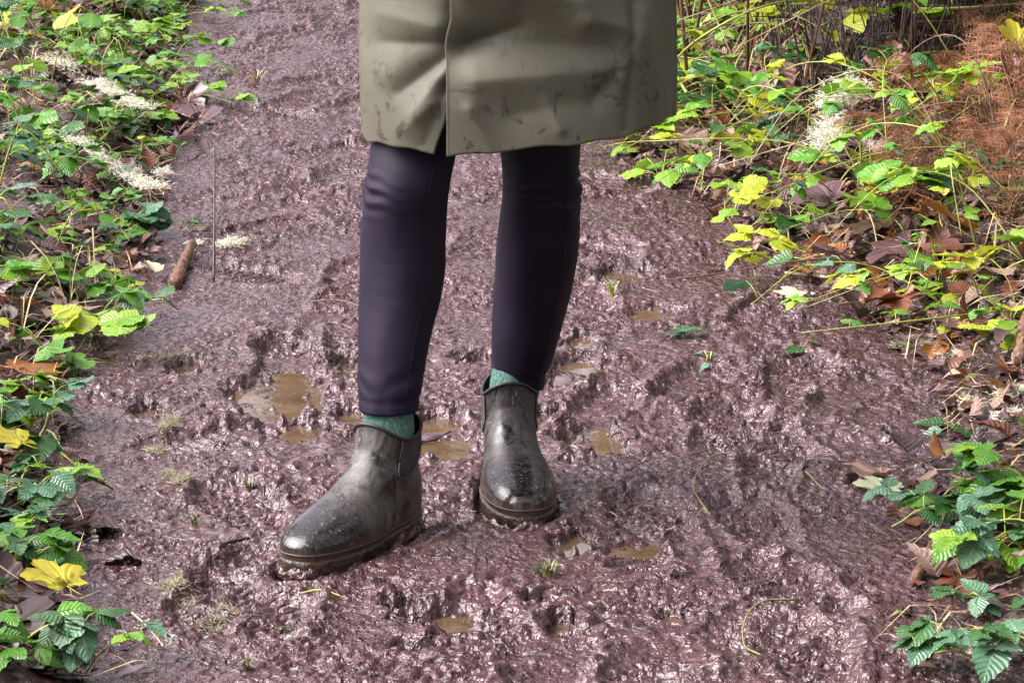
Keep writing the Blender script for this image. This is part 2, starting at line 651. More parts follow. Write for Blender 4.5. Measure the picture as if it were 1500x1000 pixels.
def legging_material():
    t = NT('dark_plum_stretch_fabric')
    c = t.coord()
    n = t.noise(c, 900, 2)
    sp = t.new('TexVoronoi')
    sp.inputs['Scale'].default_value = 34
    t.l.new(c, sp.inputs['Vector'])
    dot = t.ramp(sp.outputs['Distance'], [(0.035, 1.0), (0.05, 0.0)])
    gate = t.ramp(t.noise(c, 11, 2), [(0.56, 0.0), (0.60, 1.0)])
    col = t.mix(t.ramp(t.noise(c, 14, 4), [(0.3, 0.0), (0.7, 1.0)]), (0.0078, 0.0050, 0.0135), (0.0125, 0.0080, 0.0205))
    col = t.mix(t.math('MULTIPLY', dot, gate), col, (0.30, 0.26, 0.24))
    t.set(Base_Color=col, Roughness=0.62, Normal=t.bump(n, 0.1, 0.0003))
    t.bsdf.inputs['Specular IOR Level'].default_value = 0.16
    t.bsdf.inputs['Sheen Weight'].default_value = 0.03
    t.bsdf.inputs['Sheen Tint'].default_value = (0.5, 0.42, 0.62, 1)
    t.bsdf.inputs['Sheen Roughness'].default_value = 0.4
    return t.m


def coat_material():
    t = NT('olive_raincoat_fabric')
    c = t.coord()
    weave = t.noise(c, 700, 2)
    soft = t.noise(c, 5, 4, 0.55)
    sep = t.new('SeparateXYZ')
    t.l.new(c, sep.inputs[0])
    col = t.mix(t.ramp(soft, [(0.3, 0.0), (0.7, 1.0)]), (0.088, 0.089, 0.063), (0.116, 0.113, 0.081))
    low = t.ramp(sep.outputs['Z'], [(0.50, 1.0), (0.66, 0.25), (0.9, 0.0)])
    spl = t.noise(c, 30, 6, 0.68, 1.2)
    stain = t.math('MULTIPLY', t.ramp(spl, [(0.555, 0.0), (0.62, 0.92)]), low)
    smear = t.math('MULTIPLY', t.ramp(t.noise(c, 8, 6, 0.68, 0.9), [(0.44, 0.0), (0.64, 0.85)]), low)
    col = t.mix(smear, col, (0.085, 0.073, 0.055))
    col = t.mix(stain, col, (0.030, 0.024, 0.019))
    v = t.new('TexVoronoi')
    v.inputs['Scale'].default_value = 46
    t.l.new(c, v.inputs['Vector'])
    dots = t.math('MULTIPLY', t.ramp(v.outputs['Distance'], [(0.10, 0.9), (0.16, 0.0)]), t.math('MULTIPLY', t.ramp(t.noise(c, 17, 2), [(0.52, 0.0), (0.60, 1.0)]), low))
    col = t.mix(dots, col, (0.032, 0.025, 0.019))
    nb = t.bump(t.noise(c, 22, 4, 0.5, 0.5), 0.10, 0.006)
    nb = t.bump(weave, 0.1, 0.0003, nb)
    t.set(Base_Color=col, Roughness=0.58, Normal=nb)
    t.bsdf.inputs['Specular IOR Level'].default_value = 0.3
    return t.m


M_ELASTIC, M_SOCK, M_LEG, M_COAT = elastic_material(), sock_material(), legging_material(), coat_material()
M_HEMTAPE = simple('coat_edge_tape', (0.16, 0.155, 0.12), 0.7, 0.3, nscale=200, nstr=0.2)
M_GLOVE = simple('black_knit_glove', (0.012, 0.012, 0.013), 0.85, 0.2, nscale=260, nstr=0.5)
M_SKIN = simple('skin', (0.55, 0.36, 0.28), 0.5, nscale=90, nstr=0.1)
M_HAIR = simple('brown_hair', (0.045, 0.026, 0.016), 0.5, nscale=140, nstr=0.5)

person = tag(link('person', None, loc=(-0.06, 3.83, 0)), 'person standing on the muddy path in olive raincoat, plum leggings and black rubber boots', 'person')
PL = person.location


def part(name, verts, faces, mat, uvs=None, parent=None, smooth=True):
    """verts in world space, stored relative to the person"""
    return link(name, mesh(name, [Vector(v) - PL for v in verts], faces, mat, uvs, smooth), parent or person)


# boots --------------------------------------------------------------
#        z      front   rear   heel hw  ball hw
BPROF = [(0.000, 0.188, -0.066, 0.030, 0.045), (0.004, 0.196, -0.072, 0.0345, 0.0505), (0.012, 0.1985, -0.0730, 0.0355, 0.0525), (0.0275, 0.1985, -0.0730, 0.0355, 0.0525),
         (0.0285, 0.1965, -0.0710, 0.0340, 0.0505), (0.036, 0.197, -0.0715, 0.0345, 0.0520), (0.046, 0.1945, -0.0718, 0.0348, 0.0520), (0.053, 0.1880, -0.0715, 0.0350, 0.0505),
         (0.059, 0.1780, -0.0710, 0.0350, 0.0485), (0.0645, 0.1640, -0.0705, 0.0350, 0.0465), (0.0690, 0.1490, -0.0695, 0.0350, 0.0445), (0.0735, 0.1330, -0.0685, 0.0350, 0.0425),
         (0.0785, 0.1170, -0.0670, 0.0350, 0.0410), (0.085, 0.0990, -0.0650, 0.0350, 0.0395), (0.093, 0.0810, -0.0630, 0.0350, 0.0385), (0.103, 0.0640, -0.0612, 0.0352, 0.0378),
         (0.115, 0.0490, -0.0600, 0.0356, 0.0374), (0.130, 0.0380, -0.0592, 0.0362, 0.0372), (0.150, 0.0320, -0.0590, 0.0370, 0.0374), (0.175, 0.0300, -0.0590, 0.0376, 0.0380)]
BP = np.array(BPROF)
RIM = 0.160


def boot_pt(a, z, off=0.0):
    """a = 0 at the toe, pi at the heel; z height above the sole"""
    fr, re, hh, hb = (float(np.interp(z, BP[:, 0], BP[:, k])) for k in (1, 2, 3, 4))
    ca, sa = math.cos(a), math.sin(a)
    yc, hl = (fr + re) / 2, (fr - re) / 2
    y = yc + (hl + off) * math.copysign(abs(ca) ** 0.86, ca)
    k = float(ss(-0.06, 0.115, y))
    sh = float(ss(0.11, 0.075, z))
    hw = hh + (hb - hh) * k - 0.004 * math.exp(-((y - 0.035) / 0.035) ** 2) * sh
    x = (hw + off) * math.copysign(abs(sa) ** 0.80, sa)
    x += 0.006 * math.sin((y - 0.02) * 9) * sh
    top = float(ss(0.095, 0.150, z))
    z2 = z + top * (0.007 * ca ** 2 - 0.017 * sa ** 2 - 0.004 * max(0, -ca))
    wob = 0.0012 * math.sin(a * 3 + z * 60) * float(ss(0.07, 0.10, z))
    return Vector((x + wob * sa, y, z2))


def make_boot(idx, mat, sink, mirror):
    (ax, ay), (ux, uy) = BOOTS[idx]
    rot = Matrix(((uy, ux, 0), (-ux, uy, 0), (0, 0, 1)))          # local +y -> toe direction
    def wp(p):
        p = Vector((p.x * mirror, p.y, p.z))
        return rot @ p + Vector((ax, ay, -sink))
    n = 72
    def loft(name, zs, mat_, parent=None, off=0.0, cap_low=False, uv=True):
        vs, uvs = [], []
        for z in zs:
            for k in range(n):
                a = 2 * math.pi * k / n
                vs.append(wp(boot_pt(a, z, off)))
                uvs.append((0.5 + boot_pt(a, z).y, z * 5))
        fs = grid_faces(len(zs), n, True)
        if cap_low:
            fs.append(tuple(range(n)))
        return part(name, vs, fs, mat_, uvs, parent)
    boot = link('boot', None, person)
    tag(boot, label=('dusty black rubber ankle boot turned outward, coated with dry mud specks' if idx == 0
                     else 'wet black rubber ankle boot pointing forward with glossy toe'))
    zs = list(np.linspace(0.0285, 0.09, 26)) + list(np.linspace(0.0925, RIM, 20))
    up = loft('upper', zs, mat, boot)
    up.location = (0, 0, 0)
    loft('sole', [0.0, 0.004, 0.008, 0.012, 0.018, 0.0235, 0.0272, 0.0282, 0.0287], M_SOLE, boot, cap_low=True)
    inner = loft('lining', [RIM - 0.0005, RIM - 0.006, RIM - 0.012, RIM - 0.018], M_TRIM, boot, off=-0.003)
    b = Build()
    ring = [wp(boot_pt(2 * math.pi * k / 72, RIM, 0.0006)) for k in range(73)]
    b.tube(ring, 0.0026, 7, cap=False)
    part('rim', b.v, b.f, M_TRIM, None, boot)
    b = Build()
    b.tube([wp(boot_pt(2 * math.pi * k / 96, 0.0345 + 0.002 * math.cos(k / 96 * 2 * math.pi), 0.0002)) for k in range(97)], 0.0012, 5, cap=False)
    part('toe_guard_line', b.v, b.f, M_SEAM, None, boot)
    for side in (1, -1):
        aw, vs, uvs = 0.42, [], []
        rows, cols = 14, 9
        mid = 1.62
        for r in range(rows):
            q = r / (rows - 1)
            z = RIM - 0.001 - q * 0.062
            half = aw * math.sqrt(max(0.02, 1 - q ** 3.2))
            for c_ in range(cols):
                a = side * (mid + half * (2 * c_ / (cols - 1) - 1))
                vs.append(wp(boot_pt(a, z, 0.0012)))
                uvs.append((c_ / (cols - 1), q))
        part('elastic_gusset', vs, grid_faces(rows, cols), M_ELASTIC, uvs, boot)
        path = []
        for k in range(31):
            t = k / 30 * 2 - 1
            q = 1 - abs(t) ** 2.6
            a = side * (mid + math.copysign(1, t) * aw * 1.04 * math.sqrt(max(0.0, 1 - min(1, q) ** 3.2)))
            path.append(wp(boot_pt(a, RIM - 0.001 - q * 0.064, 0.0014)))
        b = Build()
        b.tube(path, 0.0014, 5)
        part('seam', b.v, b.f, M_SEAM, None, boot)
    # wet mud caked round the sole
    rr = random.Random(idx + 3)
    ph = [rr.uniform(0, 6.28) for _ in range(6)]
    vs = []
    for lev in range(5):
        for k in range(140):
            a = 2 * math.pi * k / 140
            nz = 0.5 + 0.22 * math.sin(3 * a + ph[0]) + 0.16 * math.sin(7 * a + ph[1]) + 0.14 * math.sin(17 * a + ph[2]) + 0.12 * rr.uniform(-1, 1)
            th = 0.003 + 0.0045 * abs(math.sin(5 * a + ph[3]) * 0.6 + math.sin(11 * a + ph[4]) * 0.4) + 0.0012 * rr.random()
            top = 0.006 + 0.020 * max(0.05, nz)
            q = lev / 4
            vs.append(wp(boot_pt(a, top * q, th * (1 - q ** 1.6) * (1 + 0.5 * math.sin(q * 9 + a * 13)) + 0.0012 - 0.003 * (q > .9))))
    part('caked_mud', vs, grid_faces(5, 140, True), bpy.data.materials['wet_mud'], None, boot)
    # pull loop at the heel
    b = Build()
    loop = [wp(boot_pt(math.pi, RIM - 0.022, 0.002)), wp(boot_pt(math.pi, RIM, 0.004)), wp(boot_pt(math.pi, RIM, 0.004) + Vector((0, 0, 0.014))),
            wp(boot_pt(math.pi, RIM, -0.003) + Vector((0, 0, 0.013))), wp(boot_pt(math.pi, RIM - 0.01, -0.005))]
    b.tube(curve_pts(loop, 16), 0.0035, 6)
    part('pull_loop', b.v, b.f, M_TRIM, None, boot)
    return boot


make_boot(0, M_BOOT_A, 0.012, 1)
make_boot(1, M_BOOT_B, 0.016, -1)

# leggings -----------------------------------------------------------
LEG_A = [(598, 525, 613), (585, 525, 615), (560, 525, 620), (520, 525, 627), (480, 525, 635), (440, 525, 647), (400, 526, 652), (350, 527, 652.5), (310, 530, 654),
         (280, 533, 658), (240, 541, 665), (200, 546, 674), (120, 540, 690), (0, 536, 705)]
LEG_B = [(562, 722, 797), (545, 722, 801), (520, 721, 812), (480, 721, 822), (450, 722, 830), (420, 723, 838), (380, 724, 846), (340, 728, 848.5), (310, 733, 850),
         (280, 738, 849), (240, 737, 850), (205, 733, 852), (120, 722, 858), (0, 708, 864)]


def leg_rings(tab, y0, y1, kz, shear, seed, n=56, rows=150):
    tab = sorted(tab)
    rows_px = [t[0] for t in tab]
    rr = random.Random(seed)
    vs, uvs = [], []
    p_hi, p_lo = tab[0][0], tab[-1][0]
    knee_px = 270
    for i in range(rows):
        t = i / (rows - 1)
        py = p_lo + (p_hi - p_lo) * t
        # gentle smoothing of the measured outline
        acc = np.zeros(2)
        for d in (-12, -6, 0, 6, 12):
            q = min(max(py + d, p_hi), p_lo)
            acc += np.array([np.interp(q, rows_px, [r[1] for r in tab]), np.interp(q, rows_px, [r[2] for r in tab])])
        lx, rx_ = acc / 5
        Y = y0 + (y1 - y0) * t + 0.018 * math.exp(-((py - 400) / 90) ** 2) - 0.012 * math.exp(-((py - 265) / 50) ** 2)
        c = atY((lx + rx_) / 2, py, Y)
        hw = (atY(rx_, py, Y).x - atY(lx, py, Y).x) / 2
        for k in range(n):
            a = 2 * math.pi * k / n
            x, y = math.sin(a), -math.cos(a)                     # a = 0 faces the camera
            hd = hw * (1.06 + 0.10 * math.exp(-((py - 390) / 80) ** 2))
            z = c.z
            # wrinkles: rolls below and above the knee, ripples on the shin, bunching at the ankle
            wr = 0.0
            s = z + 0.010 * math.sin(a * 1.0 + seed) + 0.006 * math.sin(2 * a + seed * 2)
            wr += 0.0048 * math.exp(-((py - knee_px - 6) / 26) ** 2) * math.sin((s + 0.012 * float(vnoise(np.array([a * 1.3 + seed]), np.array([z * 30]), 7)[0])) * 2 * math.pi / 0.0185) * max(0, 0.35 + 0.65 * math.sin(a * 1.0 + (3.6 if seed == 1 else 0.4)))
            wr += 0.00015 * math.exp(-((py - 400) / 70) ** 2) * math.sin((z + 0.003 * math.sin(a * 2)) * 2 * math.pi / 0.021) * max(0, math.cos(a + 0.1))
            wr += 0.0015 * math.exp(-((py - p_lo + 45) / 26) ** 2) * (0.4 + 0.6 * math.sin(a * 1.4 + seed)) * math.sin((z + 0.026 * math.sin(a + 1.1) + 0.008 * math.sin(2.3 * a + z * 40)) * 2 * math.pi / 0.027)
            wr += 0.0010 * math.sin(a * 3 + z * 21 + seed) + 0.0012 * float(vnoise(np.array([a * 1.6 + seed]), np.array([z * 16]), 3)[0])
            ed = 1 - 0.0
            vs.append(Vector((c.x + (hw * ed + wr) * x, Y + (hd + wr) * y, z + shear * x * math.exp(-t * 9))))
            uvs.append((k / n, t))
    # the folded hem: a slight groove above it
    fs = grid_faces(rows, n, True)
    for k in range(n):
        a = 2 * math.pi * k / n
        for r in (4, 5):
            vs[r * n + k] = vs[r * n + k] - Vector((math.sin(a), -math.cos(a), 0)) * 0.0010
    off = len(vs)                                                # turn the hem inwards
    for lev, ins in ((0.0, 0.003), (0.02, 0.004)):
        for k in range(n):
            a = 2 * math.pi * k / n
            vs.append(vs[k] - Vector((math.sin(a), -math.cos(a), 0)) * ins + Vector((0, 0, lev)))
            uvs.append((k / n, 0))
    for k in range(n):
        k2 = (k + 1) % n
        fs.append((k2, k, off + k, off + k2))
        fs.append((off + k2, off + k, off + n + k, off + n + k2))
    return vs, fs, uvs, [vs[(rows - 1) * n + k] for k in range(n)]


va, fa, ua, topa = leg_rings(LEG_A, 3.712, 3.86, 0, 0.0, 1)
vb, fb, ub, topb = leg_rings(LEG_B, 3.955, 3.88, 0, -0.005, 3)
vs, fs, us = list(va), list(fa), list(ua)
off = len(vs)
vs += vb
fs += [tuple(i + off for i in f) for f in fb]
us += ub
off = len(vs)                                                    # hips inside the coat
for z, hw, hd in ((0.66, 0.165, 0.085), (0.74, 0.172, 0.10), (0.84, 0.172, 0.115), (0.95, 0.150, 0.105), (1.02, 0.135, 0.095)):
    for k in range(40):
        a = 2 * math.pi * k / 40
        vs.append(Vector((-0.02 + hw * math.sin(a), 3.84 - hd * math.cos(a), z)))
        us.append((k / 40, z))
fs += grid_faces(5, 40, True, off)
leggings = part('leggings', vs, fs, M_LEG, us)
for vv, ang in ((va, 0.62), (vb, 0.75)):                          # flat-locked seam down each leg
    b = Build()
    k = int(ang / (2 * math.pi) * 56)
    b.tube([vv[r * 56 + k] + Vector((math.sin(ang), -math.cos(ang), 0)) * 0.0001 for r in range(2, 110)], 0.0007, 4)
    part('seam', b.v, b.f, M_LEG, None, leggings)

# socks --------------------------------------------------------------
for bx, by, tx, ty, hw, z0, z1 in ((-0.1606, 3.7075, -0.1597, 3.712, 0.0355, 0.09, 0.170), (-0.004, 3.940, 0.006, 3.954, 0.0335, 0.09, 0.178)):
    vs, us = [], []
    for i in range(24):
        z = z0 + (z1 - z0) * i / 23
        cx, cy = bx + (tx - bx) * i / 23, by + (ty - by) * i / 23
        for k in range(48):
            a = 2 * math.pi * k / 48
            r = (1 + 0.012 * math.sin(z * 190 + math.sin(a * 2))) * (1 - 0.10 * i / 23)
            vs.append(Vector((cx + hw * r * math.sin(a), cy - hw * 1.08 * r * math.cos(a), z)))
            us.append((k / 48 * 4, z * 10))
    part('sock', vs, grid_faces(24, 48, True), M_SOCK, us)

# coat ---------------------------------------------------------------
CX, CY = 0.0075, 3.855
HEM = [(-180, .528), (-130, .52), (-90, .506), (-55, .503), (-22, .5005), (0, .506), (24, .517), (55, .526), (90, .537), (130, .536), (180, .528)]
CREASES = [  # (pixel ends), amplitude in m, width in px
    ((668, 72), (585, 135), -0.0075, 15), ((668, 66), (560, 62), -0.0045, 13), ((664, 84), (612, 165), 0.0050, 13), ((640, 40), (560, 20), 0.004, 22),
    ((652, 128), (622, 212), -0.0045, 9), ((640, 150), (596, 190), 0.005, 16), ((575, 110), (600, 190), 0.004, 26), ((668, 20), (668, 120), -0.008, 18),
    ((672, 72), (760, 40), -0.009, 16), ((700, -30), (840, 0), 0.020, 40), ((690, 62), (880, 70), -0.008, 30), ((700, 118), (905, 100), 0.0065, 30),
    ((905, 105), (870, 150), -0.006, 12), ((905, 110), (930, 60), 0.005, 15), ((926, -10), (918, 190), -0.0045, 6), ((940, 20), (960, 150), 0.004, 18),
    ((760, 168), (880, 140), -0.003, 24), ((690, 160), (720, 220), 0.004, 14), ((820, 190), (800, 150), 0.003, 9), ((860, 30), (930, 45), 0.006, 22)]


def seg_dist(px, py, a, b):
    ax, ay = a
    bx, by = b
    dx, dy = bx - ax, by - ay
    t = max(0, min(1, ((px - ax) * dx + (py - ay) * dy) / (dx * dx + dy * dy)))
    return math.hypot(px - ax - t * dx, py - ay - t * dy), t


def coat_body():
    na, nz = 340, 130
    vs, us = [], []
    hem_a, hem_z = [h[0] for h in HEM], [h[1] for h in HEM]
    ZT = 1.40
    for j in range(nz):
        q = j / (nz - 1)
        t = q * 0.42 if q < 0.72 else 0.3024 + (1 - 0.3024) * (q - 0.72) / 0.28          # most rows below the waist
        for i in range(na):
            s = i / (na - 1)
            zt = 0.505 + t * (ZT - 0.505)
            # from the wearer's left front edge round the back to the right front edge
            gap = 6.5 * float(ss(0.572, 0.495, zt)) - 5.0 * float(ss(0.565, 0.62, zt))
            a0 = -22.0 + float(np.interp(zt, [.5, .53, .575, .605, .625, .64, .655, .675, .70, .9], [0.2, 0.2, 0.2, 0.0, -.6, -1.5, -0.6, 1.6, 2.4, 2.4]))
            a1 = 360.0 + a0 - gap
            deg = a0 + (a1 - a0) * s
            dd = (deg + 180) % 360 - 180
            a = math.radians(deg)
            hz = float(np.interp(dd, hem_a, hem_z))
            z = hz + (t * (ZT - hz)) + (1 - min(1, t * 4)) * (0.0022 * math.sin(a * 7 + 1) + 0.0015 * math.sin(a * 17))
            hw = float(np.interp(z, [.5, .62, .70, .85, 1.0, 1.18, 1.30, 1.37, 1.40], [.2055, .2045, .2040, .198, .178, .195, .205, .185, .09]))
            hd = float(np.interp(z, [.5, .70, .85, 1.0, 1.18, 1.30, 1.37, 1.40], [.172, .168, .160, .135, .138, .125, .10, .07]))
            ca, sa = math.cos(a), math.sin(a)
            e = 0.86
            x = CX + hw * math.copysign(abs(sa) ** e, sa)
            y = CY - hd * math.copysign(abs(ca) ** e, ca)
            nrm = Vector((sa / hw, -ca / hd, 0)).normalized()
            d = 0.0
            if ca > -0.2 and z < 0.85:
                px, py = project(x, y, z)
                for pa, pb, amp, w in CREASES:
                    left_side = s > 0.5
                    if left_side != ((pa[0] + pb[0]) / 2 < 669):
                        continue
                    ds, tt = seg_dist(px, py, pa, pb)
                    d += 1.9 * amp * math.exp(-(ds / w) ** 1.4) * (1 - 0.55 * tt)
            d += 0.0035 * math.sin(a * 5 + 1.3) * float(ss(0.9, 0.55, z)) * (0 if ca > 0.2 else 1)
            d += 0.0022 * math.sin(a * 9 + z * 23) * float(ss(1.1, 0.6, z)) * 0.5
            if s > 0.5:
                d -= 0.004 * float(ss(0.985, 1.0, s)) + 0.003 * float(ss(0.97, 1, s)) * float(ss(0.57, 0.66, z))
            else:
                d += 0.003 * float(ss(0.04, 0.0, s))
            vs.append(Vector((x, y, z)) + nrm * d)
            us.append((s, q))
    o = part('coat_shell', vs, grid_faces(nz, na), M_COAT, us, coat)
    m = o.modifiers.new('thickness', 'SOLIDIFY')
    m.thickness = 0.0022
    m.offset = -1
    # edge tapes: front edge and hem
    b = Build()
    b.tube([vs[j * na] + Vector((-0.0004, -0.0012, 0)) for j in range(0, 94)], 0.0007, 5)
    part('front_edge_binding', b.v, b.f, M_HEMTAPE, None, coat)
    return vs, na


coat = link('coat', None, person)
tag(coat, label='olive green raincoat with muddy smears on its lower front')
coat_body()


def sleeve(ctrl, rads, name='sleeve'):
    b = Build()
    pts = curve_pts(ctrl, 30)
    rr = [float(np.interp(i / 29, np.linspace(0, 1, len(rads)), rads)) + 0.0025 * math.sin(i * 1.9) for i in range(30)]
    b.tube(pts, rr, 26)
    return part(name, b.v, b.f, M_COAT, b.uv, coat)


sleeve([(0.17, 3.86, 1.355), (0.235, 3.87, 1.20), (0.262, 3.87, 1.03), (0.262, 3.83, 0.835)], [0.066, 0.064, 0.056, 0.050])
sleeve([(-0.155, 3.86, 1.355), (-0.225, 3.88, 1.20), (-0.265, 3.88, 1.05), (-0.215, 3.80, 0.93), (-0.150, 3.74, 0.865)], [0.066, 0.064, 0.060, 0.055, 0.048])
b = Build()
b.tube([(CX - 0.005, CY, 1.375), (CX - 0.005, CY, 1.40), (CX - 0.005, CY - 0.004, 1.435)], [0.088, 0.078, 0.072], 28, cap=False)
part('collar', b.v, b.f, M_COAT, b.uv, coat)


def skin_figure(name, nodes, edges, mat, parent, sub=2, root=0):
    me = bpy.data.meshes.new(name)
    me.from_pydata([tuple(Vector(p) - PL) for p, r in nodes], edges, [])
    o = link(name, me, parent)
    o.modifiers.new('skin', 'SKIN')
    for i, (p, r) in enumerate(nodes):
        sv = me.skin_vertices[0].data[i]
        sv.radius = r if hasattr(r, '__len__') else (r, r)
        sv.use_root = (i == root)
    m = o.modifiers.new('smooth', 'SUBSURF')
    m.levels = m.render_levels = sub
    me.materials.append(mat)
    o.modifiers['skin'].use_smooth_shade = True
    return o


# gloved hand hanging at the side: palm, four fingers of different length and a thumb
hx, hy = 0.258, 3.815
nodes = [((hx, hy + .005, .86), .027), ((hx, hy, .815), (.017, .034)), ((hx, hy - .005, .775), (.016, .036))]
edges = [(0, 1), (1, 2)]
for k, (dy, ln) in enumerate(((-.030, .070), (-.010, .080), (.011, .074), (.029, .058))):
    i = len(nodes)
    nodes += [((hx - .002, hy + dy, .768), .0095), ((hx - .006, hy + dy * 1.05, .768 - ln * .5), .0090), ((hx - .018, hy + dy * 1.05, .768 - ln), .0080)]
    edges += [(2, i), (i, i + 1), (i + 1, i + 2)]
i = len(nodes)
nodes += [((hx - .010, hy - .036, .800), .0115), ((hx - .018, hy - .052, .770), .0100), ((hx - .026, hy - .054, .742), .0085)]
edges += [(1, i), (i, i + 1), (i + 1, i + 2)]
skin_figure('glove', nodes, edges, M_GLOVE, person)

# torso, neck and head above the frame: one continuous body
vs, us = [], []
prof = [(0.90, .150, .100, 0), (1.05, .130, .090, 0), (1.20, .150, .095, 0), (1.32, .165, .085, 0), (1.375, .120, .070, 0), (1.405, .060, .058, 0), (1.44, .052, .054, -.004),
        (1.465, .053, .060, -.010), (1.485, .058, .074, -.014), (1.51, .066, .088, -.012), (1.545, .072, .094, -.008), (1.58, .075, .097, -.004), (1.62, .073, .096, 0), (1.65, .062, .084, 0), (1.675, .038, .055, 0), (1.685, .008, .012, 0)]
n = 40
for z, hw, hd, oy in prof:
    for k in range(n):
        a = 2 * math.pi * k / n
        x, y = math.sin(a), -math.cos(a)
        p = Vector((-0.01 + hw * x, 3.85 + oy + hd * y, z))
        if abs(x) < 0.2 and y < 0 and 1.50 < z < 1.56:
            p.y -= 0.016 * (1 - abs(x) / 0.2) * (1 if z < 1.53 else .5)      # nose
        if 0.25 < abs(x) < 0.6 and y < 0 and 1.56 < z < 1.60:
            p.y += 0.006                                                     # eye sockets
        vs.append(p)
        us.append((k / n, z))
part('body', vs, grid_faces(len(prof), n, True) + [tuple((len(prof) - 1) * n + k for k in range(n))], M_SKIN, us)
vs = []
for i in range(14):
    z = 1.40 + i * 0.0225
    for k in range(25):
        a = math.radians(62) + (2 * math.pi - 2 * math.radians(62)) * k / 24 if z < 1.63 else 2 * math.pi * k / 24
        s = math.sqrt(max(0.02, 1 - ((z - 1.53) / 0.175) ** 2)) if z > 1.53 else 1.0
        s *= 1 + 0.02 * math.sin(k * 2.3)
        vs.append(Vector((-0.01 + 0.088 * s * math.sin(a), 3.855 - 0.110 * s * math.cos(a), z)))
o = part('hair', vs, grid_faces(14, 25), M_HAIR)
m = o.modifiers.new('thickness', 'SOLIDIFY')
m.thickness = 0.012

# ------------------------------------------------------------------ woodland, leaves, stems and litter
def leaf_material(name, c1, c2, vein, rough=0.32, trans=0.25, blot=None):
    t = NT(name)
    uv = t.new('SeparateXYZ')
    t.l.new(t.coord('UV'), uv.inputs[0])
    rnd = t.new('ObjectInfo').outputs['Random']
    c = t.coord()
    n = t.noise(c, 3.0, 4, 0.6)
    au = t.math('ABSOLUTE', t.math('SUBTRACT', t.math('MULTIPLY', uv.outputs['X'], 2.0), 1.0))
    midrib = t.ramp(au, [(0.03, 1.0), (0.10, 0.0)])
    ph = t.math('ADD', t.math('SUBTRACT', uv.outputs['Y'], t.math('MULTIPLY', au, 0.22)), t.math('MULTIPLY', n, 0.10))
    wv = t.math('ABSOLUTE', t.math('SINE', t.math('MULTIPLY', ph, 25.0)))
    lat = t.ramp(wv, [(0.06, 1.0), (0.25, 0.0)])
    veins = t.math('MAXIMUM', midrib, t.math('MULTIPLY', lat, 0.55))
    col = t.mix(rnd, c1, c2)
    col = t.mix(t.ramp(n, [(0.3, 0.0), (0.7, 0.45)]), col, tuple(0.55 * q for q in c1))
    if blot:
        col = t.mix(t.ramp(t.noise(c, 5.5, 3, 0.6), [(0.56, 0.0), (0.66, 0.8)]), col, blot)
    col = t.mix(t.math('MULTIPLY', veins, 0.38), col, vein)
    hgt = t.math('ADD', t.math('MULTIPLY', wv, 0.8), t.math('MULTIPLY', n, 0.8))
    t.set(Base_Color=col, Roughness=rough, Normal=t.bump(hgt, 0.5, 0.0022))
    tr = t.new('BsdfTranslucent')
    t.l.new(col, tr.inputs['Color'])
    mx = t.new('MixShader')
    mx.inputs[0].default_value = trans
    t.l.new(t.bsdf.outputs[0], mx.inputs[1])
    t.l.new(tr.outputs[0], mx.inputs[2])
    t.l.new(mx.outputs[0], t.out.inputs['Surface'])
    return t.m


GREEN = {
    'dark': leaf_material('leaf_dark_green', (0.028, 0.100, 0.024), (0.048, 0.150, 0.034), (0.10, 0.20, 0.07), 0.26, blot=(0.05, 0.05, 0.015)),
    'mid': leaf_material('leaf_mid_green', (0.075, 0.235, 0.022), (0.130, 0.340, 0.036), (0.20, 0.40, 0.08), 0.24, blot=(0.10, 0.12, 0.02)),
    'bright': leaf_material('leaf_bright_green', (0.120, 0.300, 0.018), (0.250, 0.430, 0.030), (0.40, 0.55, 0.10), 0.26, blot=(0.30, 0.26, 0.03)),
    'silver': leaf_material('leaf_blue_green', (0.060, 0.170, 0.080), (0.130, 0.270, 0.150), (0.30, 0.42, 0.32), 0.17, blot=(0.06, 0.08, 0.04)),
    'lime': leaf_material('leaf_lime_green', (0.330, 0.440, 0.020), (0.500, 0.520, 0.040), (0.50, 0.50, 0.12), 0.35, blot=(0.20, 0.16, 0.02)),
}
DEAD = {
    'rust': leaf_material('leaf_rust_brown', (0.120, 0.036, 0.016), (0.210, 0.070, 0.026), (0.24, 0.10, 0.05), 0.38, 0.12),
    'purple': leaf_material('leaf_purple_brown', (0.085, 0.042, 0.042), (0.155, 0.085, 0.085), (0.24, 0.15, 0.14), 0.24, 0.08),
    'tan': leaf_material('leaf_pale_tan', (0.270, 0.165, 0.130), (0.400, 0.270, 0.220), (0.45, 0.32, 0.26), 0.35, 0.15),
    'orange': leaf_material('leaf_orange_brown', (0.260, 0.090, 0.016), (0.340, 0.140, 0.030), (0.35, 0.18, 0.06), 0.40, 0.18),
    'dark': leaf_material('leaf_dark_rotten', (0.036, 0.020, 0.015), (0.065, 0.036, 0.028), (0.10, 0.06, 0.05), 0.26, 0.05),
    'yellow': leaf_material('leaf_yellow', (0.42, 0.38, 0.015), (0.52, 0.46, 0.03), (0.26, 0.30, 0.03), 0.35, 0.30, blot=(0.22, 0.17, 0.03)),
    'pale': leaf_material('leaf_pale_cream_green', (0.46, 0.50, 0.28), (0.58, 0.60, 0.40), (0.66, 0.66, 0.46), 0.35, 0.2),
}


